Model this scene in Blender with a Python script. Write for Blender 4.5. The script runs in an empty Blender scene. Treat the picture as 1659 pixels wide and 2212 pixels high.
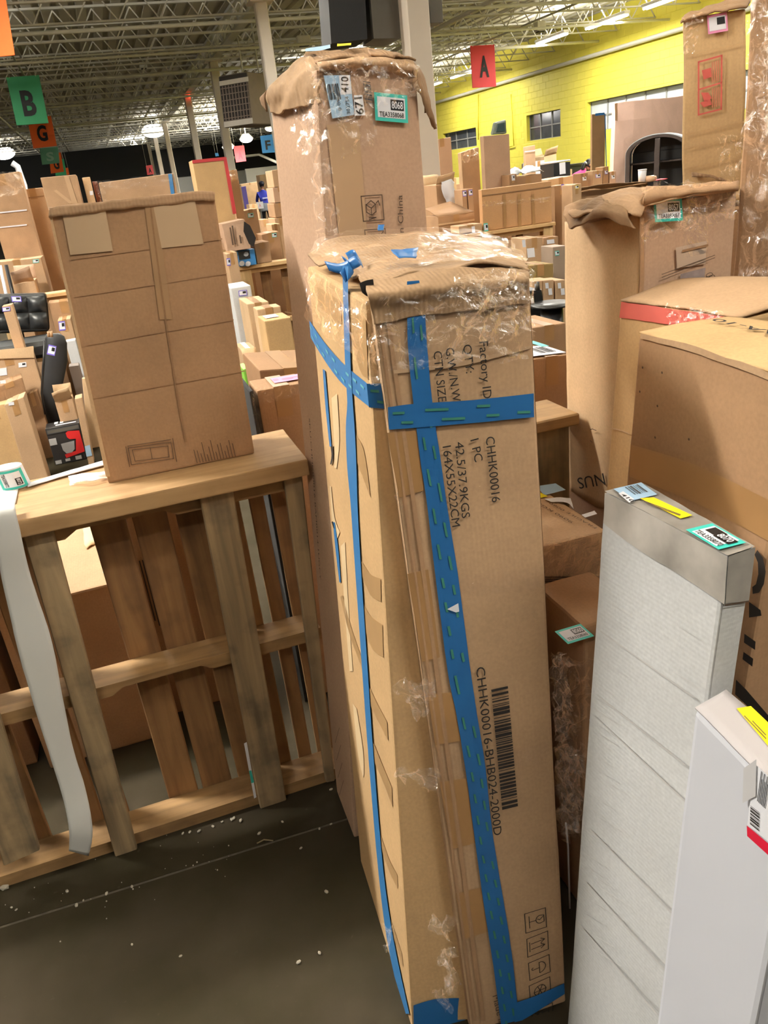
import bpy, bmesh, math, random
import numpy as np
from mathutils import Vector, Matrix, noise
random.seed(7)
C = bpy.context.scene.collection
SC = bpy.context.scene

# ------------------------------------------------------------------ camera
W, H, F = 1659, 2212, 1662.0
CX, CY = W/2, H/2
CAMH = 1.65
_v = np.array([215-CX, 440-CY, F])
_n = np.array([0.115, 1.0]); _n /= np.linalg.norm(_n)
_p = _v[:2] @ _n
_d = np.array([_n[0], _n[1], -_p/F]); _d /= np.linalg.norm(_d)
_y = _v/np.linalg.norm(_v); _y = _y-(_y@_d)*_d; _y /= np.linalg.norm(_y)
R = np.array([np.cross(_y, -_d), _y, -_d])          # world = R @ (right, down, forward)
cam = bpy.data.cameras.new('camera')
cam.sensor_fit = 'VERTICAL'; cam.sensor_height = 36.0; cam.lens = F/H*36.0
cam.clip_end = 300; cam.clip_start = 0.02
camo = bpy.data.objects.new('camera', cam); C.objects.link(camo)
M = Matrix.Identity(4)
for i in range(3):
    M[i][0] = R[i, 0]; M[i][1] = -R[i, 1]; M[i][2] = -R[i, 2]
M[2][3] = CAMH
camo.matrix_world = M
SC.camera = camo

# ------------------------------------------------------------------ world, exposure
SC.view_settings.view_transform = 'Standard'
SC.view_settings.look = 'None'
SC.view_settings.gamma = 1.0
SC.view_settings.use_curve_mapping = False
SC.view_settings.exposure = 0.0
wd = bpy.data.worlds.new('world'); SC.world = wd; wd.use_nodes = True
wd.node_tree.nodes['Background'].inputs[0].default_value = (1.0, 0.93, 0.84, 1)
wd.node_tree.nodes['Background'].inputs[1].default_value = 0.08

LAMP_COL = (1.0, 0.965, 0.91)
def area_lamp(parent, x, y, z, power, sx, sy, col=LAMP_COL, up=False):
    l = bpy.data.lights.new('lamp_light', 'AREA'); l.shape = 'RECTANGLE'
    l.size = sx; l.size_y = sy; l.energy = power; l.color = col
    o = bpy.data.objects.new('lamp_light', l); C.objects.link(o)
    o.location = (x, y, z)
    if up: o.rotation_euler = (math.pi, 0, 0)
    if parent is not None:
        o.parent = parent; o.location = Vector((x, y, z))-parent.location
    return o

# ------------------------------------------------------------------ helpers
ORIG = Vector((0, 0, CAMH))
def ray(px, py): return Vector(R @ np.array([px-CX, py-CY, F]))
def at(px, py, X=None, Y=None, Z=None):
    r = ray(px, py)
    if X is not None: t = X/r.x
    elif Y is not None: t = Y/r.y
    else: t = (Z-CAMH)/r.z
    return ORIG+t*r
class Plane:
    def __init__(s, p, n): s.p = Vector(p); s.n = Vector(n).normalized()
    def pt(s, px, py, off=0.0):
        r = ray(px, py); p = s.p+s.n*off
        return ORIG+r*((p-ORIG).dot(s.n)/r.dot(s.n))
def plane3(a, b, c):
    n = (b-a).cross(c-a).normalized()
    if n.dot(ORIG-a) < 0: n = -n
    return Plane(a, n)
def lerp(a, b, t): return a+(b-a)*t
def bil(q, u, v):      # q = TL TR BR BL
    return lerp(lerp(q[0], q[1], u), lerp(q[3], q[2], u), v)

def meta(o, label=None, cat=None, group=None, kind=None):
    if label: o['label'] = label
    if cat: o['category'] = cat
    if group: o['group'] = group
    if kind: o['kind'] = kind
    return o
def thing(name, label, cat, loc=(0, 0, 0), group=None):
    o = bpy.data.objects.new(name, None); C.objects.link(o); o.location = loc; o.empty_display_size = .05
    return meta(o, label, cat, group)
def mesh_obj(name, verts, faces, mats, parent=None, idx=None, smooth=False, loc=None):
    """verts in world space; the mesh is stored relative to its parent (or loc)."""
    base = parent_loc(parent) if parent is not None else Vector(loc or (0, 0, 0))
    me = bpy.data.meshes.new(name)
    me.from_pydata([tuple(Vector(v)-base) for v in verts], [], faces)
    for m in (mats if isinstance(mats, (list, tuple)) else [mats]): me.materials.append(m)
    if idx: me.polygons.foreach_set('material_index', idx)
    if smooth: me.polygons.foreach_set('use_smooth', [True]*len(me.polygons))
    me.update()
    o = bpy.data.objects.new(name, me); C.objects.link(o)
    if parent is not None: o.parent = parent
    else: o.location = base
    return o
def parent_loc(p):
    v = Vector(p.location)
    while p.parent is not None:
        p = p.parent; v = v+Vector(p.location)
    return v

def bm_obj(name, bm, mats, parent=None, smooth=False, loc=None):
    base = parent_loc(parent) if parent is not None else Vector(loc or (0, 0, 0))
    me = bpy.data.meshes.new(name)
    bmesh.ops.translate(bm, verts=bm.verts, vec=-base)
    bm.to_mesh(me); bm.free()
    for m in (mats if isinstance(mats, (list, tuple)) else [mats]): me.materials.append(m)
    if smooth: me.polygons.foreach_set('use_smooth', [True]*len(me.polygons))
    o = bpy.data.objects.new(name, me); C.objects.link(o)
    if parent is not None: o.parent = parent
    else: o.location = base
    return o

HEXF = [(0, 1, 2, 3), (7, 6, 5, 4), (0, 4, 5, 1), (1, 5, 6, 2), (2, 6, 7, 3), (3, 7, 4, 0)]
def hexa_bm(c, sub=0, amp=0.0, freq=6.0, bev=0.004, seg=1, bm=None):
    """c: 8 corners, front TL TR BR BL then back TL TR BR BL (seen from the front)."""
    own = bm is None
    b = bmesh.new()
    vs = [b.verts.new(p) for p in c]
    for f in HEXF: b.faces.new([vs[i] for i in f])
    bmesh.ops.recalc_face_normals(b, faces=b.faces)
    if sub:
        bmesh.ops.subdivide_edges(b, edges=b.edges[:], cuts=sub, use_grid_fill=True)
        if amp:
            for v in b.verts:
                v.co += noise.noise_vector(v.co*freq)*amp+noise.noise_vector(v.co*freq*3.1)*amp*.35
    if bev:
        b.normal_update()
        es = [e for e in b.edges if len(e.link_faces) == 2 and e.calc_face_angle(0) > .8]
        bmesh.ops.bevel(b, geom=es, offset=bev, segments=seg, affect='EDGES', profile=.6)
    if own: return b
    me = bpy.data.meshes.new('tmp'); b.to_mesh(me); b.free(); bm.from_mesh(me); bpy.data.meshes.remove(me)
    return bm
def box8(x0, x1, y0, y1, z0, z1):
    return [Vector(p) for p in ((x0, y0, z1), (x1, y0, z1), (x1, y0, z0), (x0, y0, z0), (x0, y1, z1), (x1, y1, z1), (x1, y1, z0), (x0, y1, z0))]
def bx(name, x0, x1, y0, y1, z0, z1, mat, parent=None, bev=.003, sub=0, amp=0, loc=None, freq=6.):
    return bm_obj(name, hexa_bm(box8(x0, x1, y0, y1, z0, z1), sub, amp, freq, bev), mat, parent, loc=loc)
def tube_bm(bm, pts, r, n=8, cap=True):
    pts = [Vector(p) for p in pts]; rings = []
    for i, p in enumerate(pts):
        d = (pts[min(i+1, len(pts)-1)]-pts[max(i-1, 0)]).normalized()
        a = d.orthogonal().normalized() if i == 0 else (rings_a-d*rings_a.dot(d)).normalized()
        rings_a = a; bb = d.cross(a)
        rr = r[i] if isinstance(r, (list, tuple)) else r
        rings.append([bm.verts.new(p+a*rr*math.cos(t*2*math.pi/n)+bb*rr*math.sin(t*2*math.pi/n)) for t in range(n)])
    for i in range(len(rings)-1):
        for t in range(n):
            bm.faces.new((rings[i][t], rings[i][(t+1) % n], rings[i+1][(t+1) % n], rings[i+1][t]))
    if cap:
        bm.faces.new(rings[0][::-1]); bm.faces.new(rings[-1])
    return bm
def tube(name, pts, r, mat, parent=None, n=8, smooth=True, loc=None):
    return bm_obj(name, tube_bm(bmesh.new(), pts, r, n), mat, parent, smooth, loc)

def grid(name, rows, mat, parent, su=4, sv=4, amp=0.0, freq=25., thick=0.0, push=None, smooth=True, mats_idx=None):
    """rows of world points -> smooth crumpled sheet with real thickness."""
    P = np.array([[tuple(p) for p in r] for r in rows], float)
    def up(A, k):
        n = A.shape[0]; out = []
        for i in range(n-1):
            p0 = A[max(i-1, 0)]; p1 = A[i]; p2 = A[i+1]; p3 = A[min(i+2, n-1)]
            for j in range(k):
                t = j/k
                if n == 2: out.append(p1+(p2-p1)*t)
                else: out.append(.5*((2*p1)+(-p0+p2)*t+(2*p0-5*p1+4*p2-p3)*t*t+(-p0+3*p1-3*p2+p3)*t**3))
        out.append(A[-1]); return np.array(out)
    P = up(P, sv); P = np.swapaxes(up(np.swapaxes(P, 0, 1), su), 0, 1)
    nv, nu = P.shape[:2]
    vs = []
    for i in range(nv):
        for j in range(nu):
            p = Vector(P[i, j])
            if amp: p = p+noise.noise_vector(p*freq)*amp+noise.noise_vector(p*freq*2.7)*amp*.5
            if push is not None: p = p+push*abs(noise.noise(p*freq*1.3))*amp*2
            vs.append(p)
    fs = [(i*nu+j, i*nu+j+1, (i+1)*nu+j+1, (i+1)*nu+j) for i in range(nv-1) for j in range(nu-1)]
    o = mesh_obj(name, vs, fs, mat, parent, smooth=smooth)
    if thick:
        m = o.modifiers.new('solid', 'SOLIDIFY'); m.thickness = thick; m.offset = 0
    return o

# ------------------------------------------------------------------ materials
def lin(r, g, b):
    f = lambda c: c/12.92 if c <= .04045 else ((c+.055)/1.055)**2.4
    return (f(r/255), f(g/255), f(b/255), 1)
def new_mat(name):
    m = bpy.data.materials.new(name); m.use_nodes = True
    nt = m.node_tree; b = nt.nodes['Principled BSDF']
    return m, nt, b
def nd(nt, t, **k):
    n = nt.nodes.new(t)
    for a, v in k.items():
        if a in n.inputs: n.inputs[a].default_value = v
        else: setattr(n, a, v)
    return n
_flat = {}
def flat(name, col, rough=.6, metal=0., var=.06, scale=9.):
    if name in _flat: return _flat[name]
    m, nt, b = new_mat(name)
    tc = nd(nt, 'ShaderNodeTexCoord'); no = nd(nt, 'ShaderNodeTexNoise'); no.inputs['Scale'].default_value = scale; no.inputs['Detail'].default_value = 4
    hs = nd(nt, 'ShaderNodeHueSaturation'); hs.inputs['Color'].default_value = col
    mr = nd(nt, 'ShaderNodeMapRange'); mr.inputs[3].default_value = 1-var*2; mr.inputs[4].default_value = 1+var*2
    nt.links.new(tc.outputs['Object'], no.inputs['Vector']); nt.links.new(no.outputs['Fac'], mr.inputs[0])
    nt.links.new(mr.outputs[0], hs.inputs['Value']); nt.links.new(hs.outputs[0], b.inputs['Base Color'])
    b.inputs['Roughness'].default_value = rough; b.inputs['Metallic'].default_value = metal
    _flat[name] = m; return m
DESAT = .03
def card(name, col, rough=.8, corr='X', stain=.10, bump=.07, dark=None):
    """corrugated cardboard: fibre speckle, faint flute lines, soft stains"""
    m, nt, b = new_mat(name); lu = .3*col[0]+.6*col[1]+.1*col[2]; col = tuple(c+(lu-c)*DESAT for c in col[:3])+(1,)
    tc = nd(nt, 'ShaderNodeTexCoord')
    n1 = nd(nt, 'ShaderNodeTexNoise'); n1.inputs['Scale'].default_value = 4.5; n1.inputs['Detail'].default_value = 5
    n2 = nd(nt, 'ShaderNodeTexNoise'); n2.inputs['Scale'].default_value = 160; n2.inputs['Detail'].default_value = 2
    wv = nd(nt, 'ShaderNodeTexWave'); wv.bands_direction = corr; wv.inputs['Scale'].default_value = 42; wv.inputs['Distortion'].default_value = 1.2
    for n in (n1, n2, wv): nt.links.new(tc.outputs['Object'], n.inputs['Vector'])
    m1 = nd(nt, 'ShaderNodeMapRange'); m1.inputs[1].default_value = .3; m1.inputs[2].default_value = .7; m1.inputs[3].default_value = 1-stain*1.5; m1.inputs[4].default_value = 1+stain
    m2 = nd(nt, 'ShaderNodeMapRange'); m2.inputs[1].default_value = .3; m2.inputs[2].default_value = .7; m2.inputs[3].default_value = .94; m2.inputs[4].default_value = 1.05
    nt.links.new(n1.outputs['Fac'], m1.inputs[0]); nt.links.new(n2.outputs['Fac'], m2.inputs[0])
    mu = nd(nt, 'ShaderNodeMath'); mu.operation = 'MULTIPLY'
    nt.links.new(m1.outputs[0], mu.inputs[0]); nt.links.new(m2.outputs[0], mu.inputs[1])
    hs = nd(nt, 'ShaderNodeHueSaturation'); hs.inputs['Color'].default_value = col
    nt.links.new(mu.outputs[0], hs.inputs['Value']); nt.links.new(hs.outputs[0], b.inputs['Base Color'])
    bp = nd(nt, 'ShaderNodeBump'); bp.inputs['Strength'].default_value = bump; bp.inputs['Distance'].default_value = .0015
    ad = nd(nt, 'ShaderNodeMath'); ad.operation = 'ADD'
    nt.links.new(wv.outputs['Fac'], ad.inputs[0]); nt.links.new(n1.outputs['Fac'], ad.inputs[1])
    nt.links.new(ad.outputs[0], bp.inputs['Height']); nt.links.new(bp.outputs[0], b.inputs['Normal'])
    b.inputs['Roughness'].default_value = rough
    b.inputs['Specular IOR Level'].default_value = .25
    return m
def wood(name, c1, c2, dark, axis=2, knots=.6):
    m, nt, b = new_mat(name)
    tc = nd(nt, 'ShaderNodeTexCoord'); mp = nd(nt, 'ShaderNodeMapping')
    s = [34, 34, 34]; s[axis] = 2.2; mp.inputs['Scale'].default_value = s
    nt.links.new(tc.outputs['Object'], mp.inputs['Vector'])
    oi = nd(nt, 'ShaderNodeObjectInfo')
    ad0 = nd(nt, 'ShaderNodeVectorMath'); ad0.operation = 'ADD'
    rv = nd(nt, 'ShaderNodeMath'); rv.operation = 'MULTIPLY'; rv.inputs[1].default_value = 50
    nt.links.new(oi.outputs['Random'], rv.inputs[0])
    nt.links.new(mp.outputs[0], ad0.inputs[0]); nt.links.new(rv.outputs[0], ad0.inputs[1])
    n1 = nd(nt, 'ShaderNodeTexNoise'); n1.inputs['Scale'].default_value = 1.0; n1.inputs['Detail'].default_value = 6; n1.inputs['Distortion'].default_value = .6
    nt.links.new(ad0.outputs[0], n1.inputs['Vector'])
    n2 = nd(nt, 'ShaderNodeTexNoise'); n2.inputs['Scale'].default_value = 11; n2.inputs['Detail'].default_value = 5
    ad1 = nd(nt, 'ShaderNodeVectorMath'); ad1.operation = 'ADD'
    nt.links.new(tc.outputs['Object'], ad1.inputs[0]); nt.links.new(rv.outputs[0], ad1.inputs[1])
    nt.links.new(ad1.outputs[0], n2.inputs['Vector'])
    cr = nd(nt, 'ShaderNodeValToRGB'); cr.color_ramp.elements[0].position = .32; cr.color_ramp.elements[1].position = .68
    cr.color_ramp.elements[0].color = c1; cr.color_ramp.elements[1].color = c2
    nt.links.new(n1.outputs['Fac'], cr.inputs[0])
    m2 = nd(nt, 'ShaderNodeMapRange'); m2.inputs[1].default_value = .5; m2.inputs[2].default_value = .68; m2.inputs[3].default_value = 0; m2.inputs[4].default_value = knots
    nt.links.new(n2.outputs['Fac'], m2.inputs[0])
    mx = nd(nt, 'ShaderNodeMix'); mx.data_type = 'RGBA'
    nt.links.new(m2.outputs[0], mx.inputs[0]); nt.links.new(cr.outputs[0], mx.inputs[6]); mx.inputs[7].default_value = dark
    nt.links.new(mx.outputs[2], b.inputs['Base Color'])
    bp = nd(nt, 'ShaderNodeBump'); bp.inputs['Strength'].default_value = .35; bp.inputs['Distance'].default_value = .002
    nt.links.new(n1.outputs['Fac'], bp.inputs['Height']); nt.links.new(bp.outputs[0], b.inputs['Normal'])
    b.inputs['Roughness'].default_value = .75
    return m
def film_mat(name, base=.012, tint=(1, 1, 1, 1), rough=.07, scale=38., milk=.0, bump=.6, gain=.40):
    m, nt, b = new_mat(name)
    out = nt.nodes['Material Output']; nt.nodes.remove(b)
    tr = nd(nt, 'ShaderNodeBsdfTransparent'); gl = nd(nt, 'ShaderNodeBsdfGlossy'); df = nd(nt, 'ShaderNodeBsdfDiffuse')
    gl.inputs['Roughness'].default_value = rough; gl.inputs['Color'].default_value = (.95, .95, 1, 1); df.inputs['Color'].default_value = tint
    tc = nd(nt, 'ShaderNodeTexCoord'); no = nd(nt, 'ShaderNodeTexNoise'); no.inputs['Scale'].default_value = scale; no.inputs['Detail'].default_value = 5; no.inputs['Distortion'].default_value = 1.2
    nt.links.new(tc.outputs['Object'], no.inputs['Vector'])
    bp = nd(nt, 'ShaderNodeBump'); bp.inputs['Strength'].default_value = bump; bp.inputs['Distance'].default_value = .012
    nt.links.new(no.outputs['Fac'], bp.inputs['Height'])
    for s in (gl,): nt.links.new(bp.outputs[0], s.inputs['Normal'])
    lw = nd(nt, 'ShaderNodeFresnel'); lw.inputs['IOR'].default_value = 1.5; nt.links.new(bp.outputs[0], lw.inputs['Normal'])
    ad = nd(nt, 'ShaderNodeMath'); ad.operation = 'MULTIPLY_ADD'; ad.inputs[1].default_value = gain; ad.inputs[2].default_value = base; ad.use_clamp = True
    nt.links.new(lw.outputs[0], ad.inputs[0])
    m1 = nd(nt, 'ShaderNodeMixShader'); m1.inputs[0].default_value = milk
    tr.inputs['Color'].default_value = (.97, .97, .97, 1)
    nt.links.new(tr.outputs[0], m1.inputs[1]); nt.links.new(df.outputs[0], m1.inputs[2])
    nt.links.new(ad.outputs[0], gl.inputs['Color'])      # thin film: clear, plus the sheen of its surface
    m2 = nd(nt, 'ShaderNodeAddShader')
    nt.links.new(m1.outputs[0], m2.inputs[0]); nt.links.new(gl.outputs[0], m2.inputs[1])
    nt.links.new(m2.outputs[0], out.inputs['Surface'])
    return m
def emit(name, col, s):
    m, nt, b = new_mat(name)
    b.inputs['Base Color'].default_value = col; b.inputs['Emission Color'].default_value = col; b.inputs['Emission Strength'].default_value = s
    return m

K = card('kraft_card', lin(186, 152, 116))
KX = card('kraft_card_worn', lin(182, 147, 112), stain=.16, bump=.2)
KL = card('light_kraft_card', lin(205, 172, 132))
KG = card('golden_kraft_card', lin(200, 164, 114))
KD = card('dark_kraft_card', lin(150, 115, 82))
KP = card('pinkish_kraft_card', lin(191, 157, 129), stain=.06)
KB = card('brown_kraft_card', lin(170, 133, 98), stain=.1)
KI = card('inner_card', lin(125, 95, 66))
KTORN = card('torn_card_edge', lin(152, 120, 88), stain=.3, bump=.4)
KCRUSH = card('crushed_card', lin(168, 136, 102), stain=.28, bump=.35)
WHITE = card('white_card', lin(204, 204, 202), stain=.05, corr='Z', bump=.06)
DIRTY = flat('grey_packing_tape', lin(172, 166, 157), .35, 0, .38, 13)
TAPE = flat('brown_packing_tape', lin(168, 128, 84), .28, 0, .06, 14)
TAPEC = flat('clear_packing_tape', lin(192, 160, 126), .25, 0, .05, 10)
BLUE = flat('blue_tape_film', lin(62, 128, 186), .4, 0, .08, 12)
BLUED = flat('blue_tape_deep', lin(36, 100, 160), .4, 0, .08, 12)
GREENT = flat('green_tape_print', lin(60, 128, 112), .5)
INK = flat('black_ink', lin(38, 32, 28), .8)
INKS = flat('faded_black_ink', lin(86, 66, 50), .85)
RED = flat('red_print', lin(200, 92, 80), .7)
REDBAND = flat('red_band_print', lin(205, 96, 84), .55, 0, .1, 12)
TEAL = flat('teal_label', lin(60, 190, 176), .5, 0, .02)
PAPER = flat('white_paper', lin(232, 232, 236), .6, 0, .02)
PURP = flat('purple_label', lin(120, 104, 205), .5, 0, .02)
BLUELAB = flat('pale_blue_label', lin(168, 200, 226), .5, 0, .03)
YEL = flat('yellow_label', lin(226, 206, 20), .55, 0, .05)
PINK = flat('pink_label', lin(236, 150, 190), .5, 0, .08)
BARC = flat('grey_print', lin(70, 70, 72), .7)
FILM = film_mat('clear_stretch_film')
FILMM = film_mat('milky_stretch_film', .03, (.8, .78, .76, 1), .09, 34, .02, .7, .38)
FILMT = film_mat('creased_top_film', .01, (1, 1, 1, 1), .06, 26, 0, 1.0, .20)
OLDWOOD = wood('weathered_pallet_wood', lin(122, 105, 79), lin(172, 147, 110), lin(62, 55, 46), 2, .45)
OLDWOODX = wood('weathered_pallet_wood_across', lin(134, 104, 66), lin(168, 132, 86), lin(84, 62, 42), 0, .35)
REARWOOD = wood('brown_pallet_wood', lin(122, 88, 54), lin(156, 116, 72), lin(80, 54, 34), 2, .3)
NEWWOOD = wood('fresh_pine_wood', lin(204, 162, 108), lin(230, 192, 138), lin(160, 112, 64), 0, .25)
NEWWOODZ = wood('fresh_pine_wood_upright', lin(196, 158, 104), lin(224, 188, 134), lin(140, 100, 60), 2, .3)
STEELW = flat('cream_painted_steel', lin(226, 214, 198), .55, 0, .05, 3)
JOISTM = flat('white_painted_joist', lin(205, 202, 188), .6, 0, .05, 3)
BLACK = flat('black_plastic', lin(26, 26, 27), .4, 0, .05)
MATTEB = flat('matte_black', lin(24, 24, 25), .95, 0, .05)
DARKG = flat('dark_grey_metal', lin(84, 80, 72), .6)

# ------------------------------------------------------------------ flat print on faces
def rects_on(name, quads, mats, parent, idx=None, off_n=None):
    vs = []; fs = []
    for i, q in enumerate(quads):
        vs += q; fs.append((4*i, 4*i+1, 4*i+2, 4*i+3))
    return mesh_obj(name, vs, fs, mats, parent, idx)
_tm = {}
def text_mesh(s, bold=0.0):
    k = (s, bold)
    if k not in _tm:
        cu = bpy.data.curves.new('text', 'FONT'); cu.body = s; cu.offset = bold; cu.resolution_u = 3
        o = bpy.data.objects.new('text', cu); C.objects.link(o)
        dg = bpy.context.evaluated_depsgraph_get()
        me = bpy.data.meshes.new_from_object(o.evaluated_get(dg))
        co = [v.co.copy() for v in me.vertices]; fs = [tuple(p.vertices) for p in me.polygons]
        bpy.data.objects.remove(o); bpy.data.curves.remove(cu); bpy.data.meshes.remove(me)
        _tm[k] = (co, fs)
    return _tm[k]
def text_w(name, s, p0, u, v, parent, mat=INK, bold=0.0, fit=True):
    """text from world point p0; u spans the whole width, v the cap height."""
    co, fs = text_mesh(s, bold)
    if not co: return
    x0 = min(c.x for c in co); x1 = max(c.x for c in co)
    vs = [p0+u*((c.x-x0)/(x1-x0))+v*(c.y/.70) for c in co]
    return mesh_obj(name, vs, fs, mat, parent)
def text_px(pl, s, a, b, cap, parent, mat=INK, off=.003, bold=0.0, name='printed_text'):
    p0 = pl.pt(*a, off); p1 = pl.pt(*b, off); u = p1-p0
    dep = (p0-ORIG).dot(Vector(R[:, 2]))
    v = pl.n.cross(u).normalized()*cap*dep/F
    return text_w(name, s, p0, u, v, parent, mat, bold)
def strokes_w(name, lines, fr, wdt, parent, mat=INK):
    """lines in (u,v) of frame fr=(origin,U,V,n), drawn as thin flat ribbons."""
    O, U, V, n = fr; vs = []; fs = []
    for ln in lines:
        P = [O+U*a+V*b for a, b in ln]
        for i in range(len(P)-1):
            d = P[i+1]-P[i]
            if d.length < 1e-7: continue
            s = n.cross(d).normalized()*wdt/2; k = len(vs); e = d.normalized()*wdt/2
            vs += [P[i]-s-e, P[i+1]-s+e, P[i+1]+s+e, P[i]+s-e]; fs.append((k, k+1, k+2, k+3))
    return mesh_obj(name, vs, fs, mat, parent)
def frame_px(pl, tl, tr, bl, off=.003):
    O = pl.pt(*bl, off); return (O, pl.pt(*tr, off)-pl.pt(*tl, off), pl.pt(*tl, off)-O, pl.n)
def circ(cx, cy, r, a0=0, a1=360, n=14, ry=None):
    ry = ry or r
    return [(cx+r*math.cos(math.radians(a0+(a1-a0)*i/n)), cy+ry*math.sin(math.radians(a0+(a1-a0)*i/n))) for i in range(n+1)]
BOXL = [(0, 0), (1, 0), (1, 1), (0, 1), (0, 0)]
def barcode_w(name, fr, parent, n=30, mat=INK, seed=1, span=(0, 1), vert=(0, 1)):
    rnd = random.Random(seed); O, U, V, nn = fr; qs = []; t = span[0]
    while t < span[1]:
        w = rnd.choice([.4, .7, 1.2, 1.6])/n*(span[1]-span[0]); w = min(w, span[1]-t)
        qs.append([O+U*t+V*vert[0], O+U*(t+w)+V*vert[0], O+U*(t+w)+V*vert[1], O+U*t+V*vert[1]])
        t += w+rnd.choice([.4, .7, 1.1])/n*(span[1]-span[0])
    return rects_on(name, qs, mat, parent)
def rq(fr, a, b, c, d, lift=0.0):     # rectangle (u0,v0)-(u1,v1) in a frame
    O, U, V, n = fr; O = O+n*lift
    return [O+U*a+V*b, O+U*c+V*b, O+U*c+V*d, O+U*a+V*d]
def lot_label(fr, parent, num=None, code=None, border=TEAL, seed=3):
    """coloured border, white field, black number block; the square code is left blank"""
    qs = [rq(fr, 0, 0, 1, 1), rq(fr, .08, .13, .92, .87, .0004), rq(fr, .48, .42, .88, .80, .0008)]
    o = rects_on('lot_label', qs, [border, PAPER, BLACK], parent, [0, 1, 2])
    O, U, V, n = fr
    if num: text_w('printed_number', num, O+n*.0012+U*.51+V*.48, U*.34, V*.26, o, PAPER, .015)
    if code: text_w('printed_code', code, O+n*.0012+U*.13+V*.17, U*.74, V*.17, o, INK, .008)
    return o

# ------------------------------------------------------------------ cartons
class Carton: pass
def carton(label, TL, TR, Y=None, th=.2, zb=None, BL=None, BR=None, yaw=0., mat=None, name='carton', cat='carton', group=None,
           pl=None, tape=True, tapemat=None, bev=.006, sub=0, amp=0., drop=0., up=None, seam=.5, extra=None, back=None, freq=6.):
    """cardboard box whose front face runs TL-TR at distance Y (or on plane pl) and which stands on height zb"""
    c = Carton(); mat = mat or K
    if pl is None:
        n = Vector((math.sin(math.radians(yaw)), -math.cos(math.radians(yaw)), 0))
        ref = BL or TL
        if Y is None: p = at(BL[0], BL[1], Z=zb or 0)
        else: p = at(ref[0], ref[1], Y=Y)
        pl = Plane(p, n)
    c.pl = pl
    tl = pl.pt(*TL); tr = pl.pt(*TR)
    if BL is not None and Y is not None or (BL is not None and zb is None): bl = pl.pt(*BL)
    else: bl = Vector((tl.x, tl.y, zb or 0))
    if BR is not None: br = pl.pt(*BR)
    else: br = Vector((tr.x, tr.y, bl.z if zb is None else zb))
    if zb is not None:
        if BL is not None: bl.z = zb
        if BR is not None: br.z = zb
    bk = back if back is not None else -pl.n*th
    q = [tl, tr, br, bl]; c.q = q
    c8 = q+[p+bk for p in q]
    c.c8 = c8
    lo = Vector((sum(p.x for p in c8)/8, sum(p.y for p in c8)/8, min(p.z for p in c8)))
    c.root = thing(name, label, cat, lo, group)
    c.body = bm_obj('carton_body', hexa_bm(c8, sub, amp, freq, bev, 2), mat, c.root)
    if tape:
        tm = tapemat or TAPE
        up_ = Vector((0, 0, 1)); o1 = .0015+amp*.8
        wv = (tr-tl); ln = wv.length; hw = min(.03, ln*.16)/ln
        hgt = (tl-bl).length; dn = min(.09, hgt*.3)/hgt
        qs = []
        s0, s1 = seam-hw, seam+hw
        f = lambda u, v: lerp(lerp(tl, tr, u), lerp(bl, br, u), v)
        n = pl.n
        tnorm = (tr-tl).cross(-bk).normalized()
        if tnorm.z < 0: tnorm = -tnorm
        a, b = f(s0, 0), f(s1, 0)
        qs.append([a+n*o1+tnorm*o1, b+n*o1+tnorm*o1, f(s1, dn)+n*o1, f(s0, dn)+n*o1])
        qs.append([a+bk+tnorm*o1, b+bk+tnorm*o1, b+n*o1+tnorm*o1, a+n*o1+tnorm*o1])
        rects_on('packing_tape', qs, tm, c.root)
    return c
def tag(c, x, y, w, h, border=PURP, num=None, code=None, skew=-.12, pl=None, off=.003, kind='lot', seed=1):
    pl = pl or c.pl
    tl = (x-w/2, y-h/2-skew*w/2); tr = (x+w/2, y-h/2+skew*w/2); bl = (x-w/2+h*.1, y+h/2-skew*w/2)
    fr = frame_px(pl, tl, tr, bl, off)
    if kind == 'lot': return lot_label(fr, c.root, num, code, border, seed)
    return rects_on('paper_label', [rq(fr, 0, 0, 1, 1)], border, c.root)
def film_px(pl, quad, parent, off=.006, amp=.006, n=10, mat=None, freq=30., name='stretch_film'):
    q = [pl.pt(p[0], p[1], off) for p in quad]
    rows = [[bil(q, u/4, v/4) for u in range(5)] for v in range(5)]
    return grid(name, rows, mat or FILM, parent, max(2, n//4), max(2, n//4), amp, freq, 0, pl.n)
def ribbon(name, L, Rr, mat, parent, pl=None, off=.002, amp=0., mats=None, dash=0, sv=4, thick=0., dashmat=None):
    """strip between two pixel polylines on a plane (or lists of world points)"""
    A = [pl.pt(*p, off) for p in L] if pl else L
    B = [pl.pt(*p, off) for p in Rr] if pl else Rr
    o = grid(name, [[a, lerp(a, b, .5), b] for a, b in zip(A, B)], mat, parent, 2, sv, amp, 20., thick)
    if dash and pl:
        qs = []; rnd = random.Random(dash)
        for i in range(len(A)-1):
            seg = (A[i+1]-A[i]).length; k = max(1, int(seg/.045))
            for j in range(k):
                for u, ph in ((.28, 0.), (.72, .5)):
                    t0 = (j+.15+ph*.6)/k; t1 = t0+.42/k
                    if t1 > 1 or rnd.random() < .12: continue
                    p = lambda t, uu: lerp(lerp(A[i], A[i+1], t), lerp(B[i], B[i+1], t), uu)+pl.n*.0012
                    qs.append([p(t0, u-.05), p(t1, u-.02), p(t1, u+.09), p(t0, u+.06)])
        if qs: rects_on('tape_print', qs, dashmat or GREENT, o)['kind'] = 'stuff'
    return o

# ================================================================== structure
def struct(o): o['kind'] = 'structure'; return o
XW, YF, ZD, XL, YB = 15.0, 60.0, 5.2, -24.0, -12.0
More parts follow.
